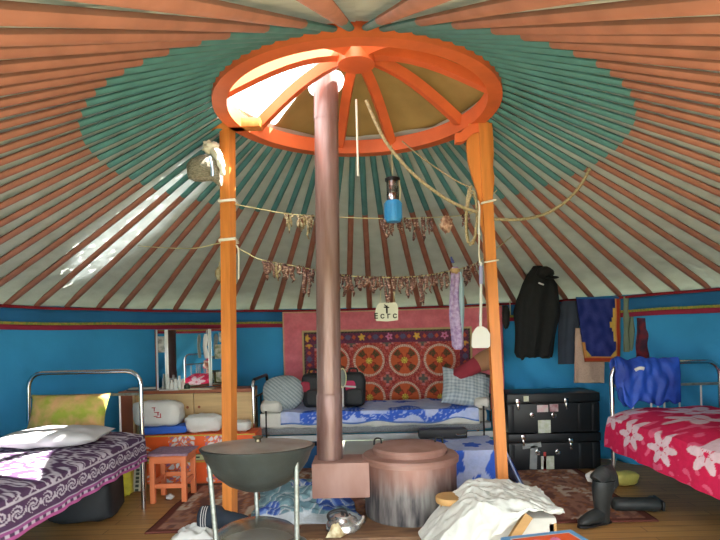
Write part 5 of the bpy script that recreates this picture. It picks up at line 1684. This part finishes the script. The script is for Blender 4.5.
def cover(u, v):
    # v: 0 = hem in front (towards the door), 1 = back;  u: left to right
    x = lerp(CX0 - 0.21, CX1 + 0.012, u)
    fall = max(0, (0.40 - u) / 0.40)
    zt_ = 0.278 + 0.050 * math.sin(u ** 1.3 * PI) * (0.6 + 0.4 * v) + 0.022 * nz(u * 5, v * 4) - 0.24 * fall ** 1.25
    rid = 0.016 * (1 - abs(nz(u * 8 + v * 5, v * 3 - u * 2, 3)) * 2.2) + 0.008 * nz(u * 22, v * 16, 3)
    zt_ += rid * (1 - 0.5 * fall)
    hem = 0.30
    if v < hem:
        q = (hem - v) / hem
        depth = 0.012 + 0.30 * max(0, 1 - u / 0.74) ** 0.8
        zt_ -= depth * q ** 1.1
        y = lerp(CYF + 0.03, CYF - 0.035, min(1, q * 2)) - 0.075 * q * max(0, 1 - u / 0.8)
    else:
        y = lerp(CYF + 0.03, CYB + 0.03, (v - hem) / (1 - hem))
    return Vector((x + 0.010 * nz(u * 7, v * 7, 5), y + 0.016 * nz(u * 12, v * 12, 2), max(0.012 + 0.02 * nz(u * 9, v * 9) ** 2, zt_)))
tag(obj('plastic_sheet', sheet(cover, 130, 100), SHEET, solid=0.004), 'crumpled white plastic sheet thrown over the wooden crate', 'plastic sheet')
# right side of the sheet hanging down
def side(u, v):
    y = lerp(CYF + 0.0, CYB, u); z = lerp(0.335, 0.03, v)
    return Vector((CX1 + 0.012 + 0.012 * nz(u * 6, v * 4), y, z))
bm = NB()
# small wooden seat edge by the stove
c = W(446, 497, 3.20)
ws = thing('wooden_stool', 'small round wooden stool between the stove and the white sheet', 'stool', (c.x + 0.03, c.y + 0.02, 0))
bm = NB(); add_lathe(bm, [(0, c.z - 0.03), (0.085, c.z - 0.03), (0.09, c.z - 0.02), (0.09, c.z), (0.085, c.z + 0.006), (0, c.z + 0.008)], (c.x + 0.03, c.y + 0.0, 0), n=32); obj('seat', bm, WOODL, ws)
for k in range(3):
    an = k * 2 * PI / 3 + 0.5
    bm = NB(); add_tube(bm, [(c.x + 0.03 + 0.05 * math.cos(an), c.y + 0.05 * math.sin(an), c.z - 0.025), (c.x + 0.03 + 0.07 * math.cos(an), c.y + 0.07 * math.sin(an), HZ + 0.003)], 0.014, n=8); obj('leg', bm, WOODL, ws)

# painted low stool top at the bottom right
g0, g1 = W(500, 536, 2.46), W(571, 529, 2.50)
pz = 0.30
psx0, psx1 = 0.58, 0.927
py1_ = CY + 2.46; py0_ = py1_ - 0.42
ps = thing('painted_stool', 'low painted stool with orange top and blue border in the front right', 'stool', ((psx0 + psx1) / 2, (py0_ + py1_) / 2, 0), 0.0)
def pst(u, v):
    e = min(u * (psx1 - psx0), (1 - u) * (psx1 - psx0), v * 0.42, (1 - v) * 0.42)
    if e < 0.025: return S(96, 150, 196)
    if e < 0.033: return S(206, 206, 200)
    x, y = (u - 0.5) * (psx1 - psx0), (v - 0.62) * 0.42
    a = math.atan2(y, x); r = math.hypot(x, y * 1.0)
    if r < 0.11 * (0.75 + 0.25 * math.cos(6 * a)): return S(214, 120, 160) if math.sin(r * 90) > -0.2 else S(150, 60, 110)
    return S(222, 92, 44)
bm = NB(); add_box(bm, ((psx0 + psx1) / 2, (py0_ + py1_) / 2, pz - 0.014), (psx1 - psx0, 0.42, 0.024), bevel=0.004)
bm.verts.layers.float_color.new('Col'); paint(bm, lambda p: S(96, 150, 196))
sheet(lambda u, v: Vector((lerp(psx0 + .003, psx1 - .003, u), lerp(py0_ + .003, py1_ - .003, v), pz - 0.0005)), 70, 70, pst, bm)
obj('top', bm, PAINTC, ps, ang=30)
bm = NB(); add_box(bm, ((psx0 + psx1) / 2, (py0_ + py1_) / 2, pz - 0.055), (psx1 - psx0 - 0.06, 0.36, 0.06), bevel=0.004); obj('apron', bm, STO, ps, ang=30)
for x in (psx0 + 0.05, psx1 - 0.05):
    for y in (py0_ + 0.05, py1_ - 0.05):
        bm = NB(); add_box(bm, (x, y, 0.125), (0.035, 0.035, 0.249), bevel=0.004); obj('leg', bm, STO, ps, ang=30)

ps.rotation_euler.z = math.radians(12.6)
p2_ = W(571, 529.5, 2.53)
cn_ = Matrix.Rotation(math.radians(12.6), 3, 'Z') @ Vector(((psx1 - psx0) / 2, 0.21, 0))
ps.location = (p2_.x - cn_.x, p2_.y - cn_.y, 0)
# boots
BOOT = M('black_boot_leather', S(44, 48, 48), 0.5, var=0.25, vscale=9, bump=0.15)
def add_boot(c, toe_dir, label, lying=False, sc=1.0):
    """c: heel position on the floor, toe_dir: unit x/y vector"""
    t = thing('boot', label, 'boot', c)
    d = Vector((toe_dir[0], toe_dir[1], 0)).normalized(); n_ = Vector((-d.y, d.x, 0))
    def ring(cen, ax, ay, u_, v_, m=20):
        return [cen + u_ * ax * math.cos(2 * PI * k / m) + v_ * ay * math.sin(2 * PI * k / m) for k in range(m)]
    Z = Vector((0, 0, 1))
    if not lying:
        rings = [ring(c + Z * 0.315 + d * -0.02, 0.086, 0.068, d, n_), ring(c + Z * 0.28 + d * -0.006, 0.080, 0.066, d, n_), ring(c + Z * 0.25 + d * -0.012, 0.086, 0.066, d, n_), ring(c + Z * 0.21, 0.072, 0.058, d, n_), ring(c + Z * 0.18 + d * -0.004, 0.074, 0.056, d, n_), ring(c + Z * 0.14 + d * 0.005, 0.060, 0.050, d, n_)]
        q = (d + Z * 0.9).normalized(); w_ = (Z - d * 0.9).normalized()
        rings += [ring(c + Z * 0.115 + d * 0.025, 0.066, 0.046, (d * 0.8 - Z * -0.5).normalized(), n_),
                  ring(c + Z * 0.08 + d * 0.07, 0.062, 0.046, (Z * 0.8 + d * 0.0 + d * -0.3).normalized() * 1.0, n_),
                  ring(c + Z * 0.062 + d * 0.12, 0.046, 0.047, Z, n_), ring(c + Z * 0.05 + d * 0.17, 0.034, 0.045, Z, n_), ring(c + Z * 0.045 + d * 0.205, 0.024, 0.032, Z, n_), ring(c + Z * 0.043 + d * 0.222, 0.008, 0.012, Z, n_)]
        bm = NB()
        # shaft and foot as two overlapping lofts of one skin
        add_loft(bm, rings[:6] + [ring(c + Z * 0.09, 0.056, 0.046, d, n_), ring(c + Z * 0.02 , 0.052, 0.040, d, n_)])
        add_loft(bm, [ring(c + Z * 0.07 - d * 0.035, 0.04, 0.032, Z, n_), ring(c + Z * 0.075 + d * 0.02, 0.06, 0.044, Z, n_)] + rings[8:])
        bmesh.ops.recalc_face_normals(bm, faces=list(bm.faces))
        obj('upper', bm, BOOT, t, ang=60)
        bm = NB()
        so = [(-0.055, 0.030), (0.0, 0.040), (0.07, 0.040), (0.14, 0.046), (0.19, 0.038), (0.225, 0.012)]
        rr = []
        for z in (0.0105, 0.026):
            rr.append([c + d * x + n_ * w + Z * z for x, w in so] + [c + d * x - n_ * w + Z * z for x, w in reversed(so)])
        add_loft(bm, rr); bmesh.ops.recalc_face_normals(bm, faces=list(bm.faces)); obj('sole', bm, BLACKM, t, ang=30)
        # folded-over top
        bm = NB(); p = c + Z * 0.31
        add_tube(bm, smooth_path([p + d * 0.04, p + Z * 0.05 - d * 0.02, p + Z * 0.03 - d * 0.085, p - Z * 0.06 - d * 0.11], 4), [0.066] * 5 + [0.06] * 4 + [0.05] * 3 + [0.03], n=14, flat=0.7, wob=0.25); obj('fold', bm, BOOT, t, label='floppy folded top')
        t.scale = (0.86, 0.86, 0.86)
    else:
        bm = NB()
        rings = []
        for (x, z, a, b) in ((0.0, 0.055, 0.03, 0.03), (0.02, 0.06, 0.05, 0.05), (0.12, 0.06, 0.058, 0.05), (0.22, 0.062, 0.05, 0.05), (0.30, 0.062, 0.062, 0.052), (0.34, 0.06, 0.05, 0.05)):
            rings.append(ring(c + d * x + Z * z, a, b, n_, Z))
        add_loft(bm, rings)
        add_loft(bm, [ring(c + d * 0.30 + n_ * -0.03 + Z * 0.055, 0.05, 0.042, d, Z), ring(c + d * 0.31 + n_ * 0.05 + Z * 0.055, 0.048, 0.042, d, Z), ring(c + d * 0.325 + n_ * 0.12 + Z * 0.05, 0.035, 0.042, d, Z), ring(c + d * 0.33 + n_ * 0.16 + Z * 0.045, 0.014, 0.02, d, Z)])
        bmesh.ops.recalc_face_normals(bm, faces=list(bm.faces))
        obj('upper', bm, BOOT, t, ang=60)
        bm = NB(); add_box(bm, c + d * 0.36 + n_ * 0.05 + Z * 0.055, (0.02, 0.2, 0.07), rot=Matrix.Rotation(math.atan2(d.y, d.x), 3, 'Z'), bevel=0.008); obj('sole', bm, BLACKM, t, ang=30)
        t.scale = (0.86, 0.86, 0.86)
bc = W(603, 528.5, 3.44); bc.z = 0
add_boot(bc, (-0.93, -0.38), 'tall black leather boot standing beside the crate, its top folded over')
bc2 = W(612, 512, 3.68); bc2.z = 0
add_boot(bc2, (0.97, -0.12), 'black leather boot lying on its side behind the standing boot', True)
c = W(595, 476, 3.56)
bm = NB(); blob(bm, (c.x - 0.02, c.y + 0.0, c.z - 0.005), (0.04, 0.03, 0.035), 14, 10, 0.3, 3, 2)
tag(obj('white_sock', bm, WHITEP), 'white sock sticking out of the standing boot', 'sock')

# ------------------------------------------------------------------ camera, sun, sky
cam = bpy.data.cameras.new('camera'); cam.sensor_fit = 'HORIZONTAL'; cam.sensor_width = 36.0
cam.lens = 36.0 * F / 720.0
cam.shift_x = (360 - 363) / 720.0
cam.shift_y = (335 - 270) / 720.0
cam.clip_start = 0.02
co = bpy.data.objects.new('camera', cam); COL.objects.link(co)
co.location = (0, CY, EYE)
co.rotation_euler = (Matrix.Rotation(PI / 2, 4, 'X') @ Matrix.Rotation(-ROLL, 4, 'Z')).to_euler()
SC.camera = co

sl = bpy.data.lights.new('sun', 'SUN'); sl.energy = 12.0; sl.angle = math.radians(0.6); sl.color = (1.0, 0.95, 0.86)
so = bpy.data.objects.new('sun', sl); COL.objects.link(so)
so.location = (2, 0, 6)
so.rotation_euler = Vector((-0.62, 0.06, -0.78)).to_track_quat('-Z', 'Y').to_euler()

w = bpy.data.worlds.new('daylight'); SC.world = w; w.use_nodes = True
bg = w.node_tree.nodes['Background']
bg.inputs[0].default_value = (0.93, 0.98, 1.0, 1); bg.inputs[1].default_value = 2.2
SC.view_settings.view_transform = 'Standard'
SC.view_settings.look = 'None'
SC.view_settings.exposure = 1.9
SC.view_settings.gamma = 1.0
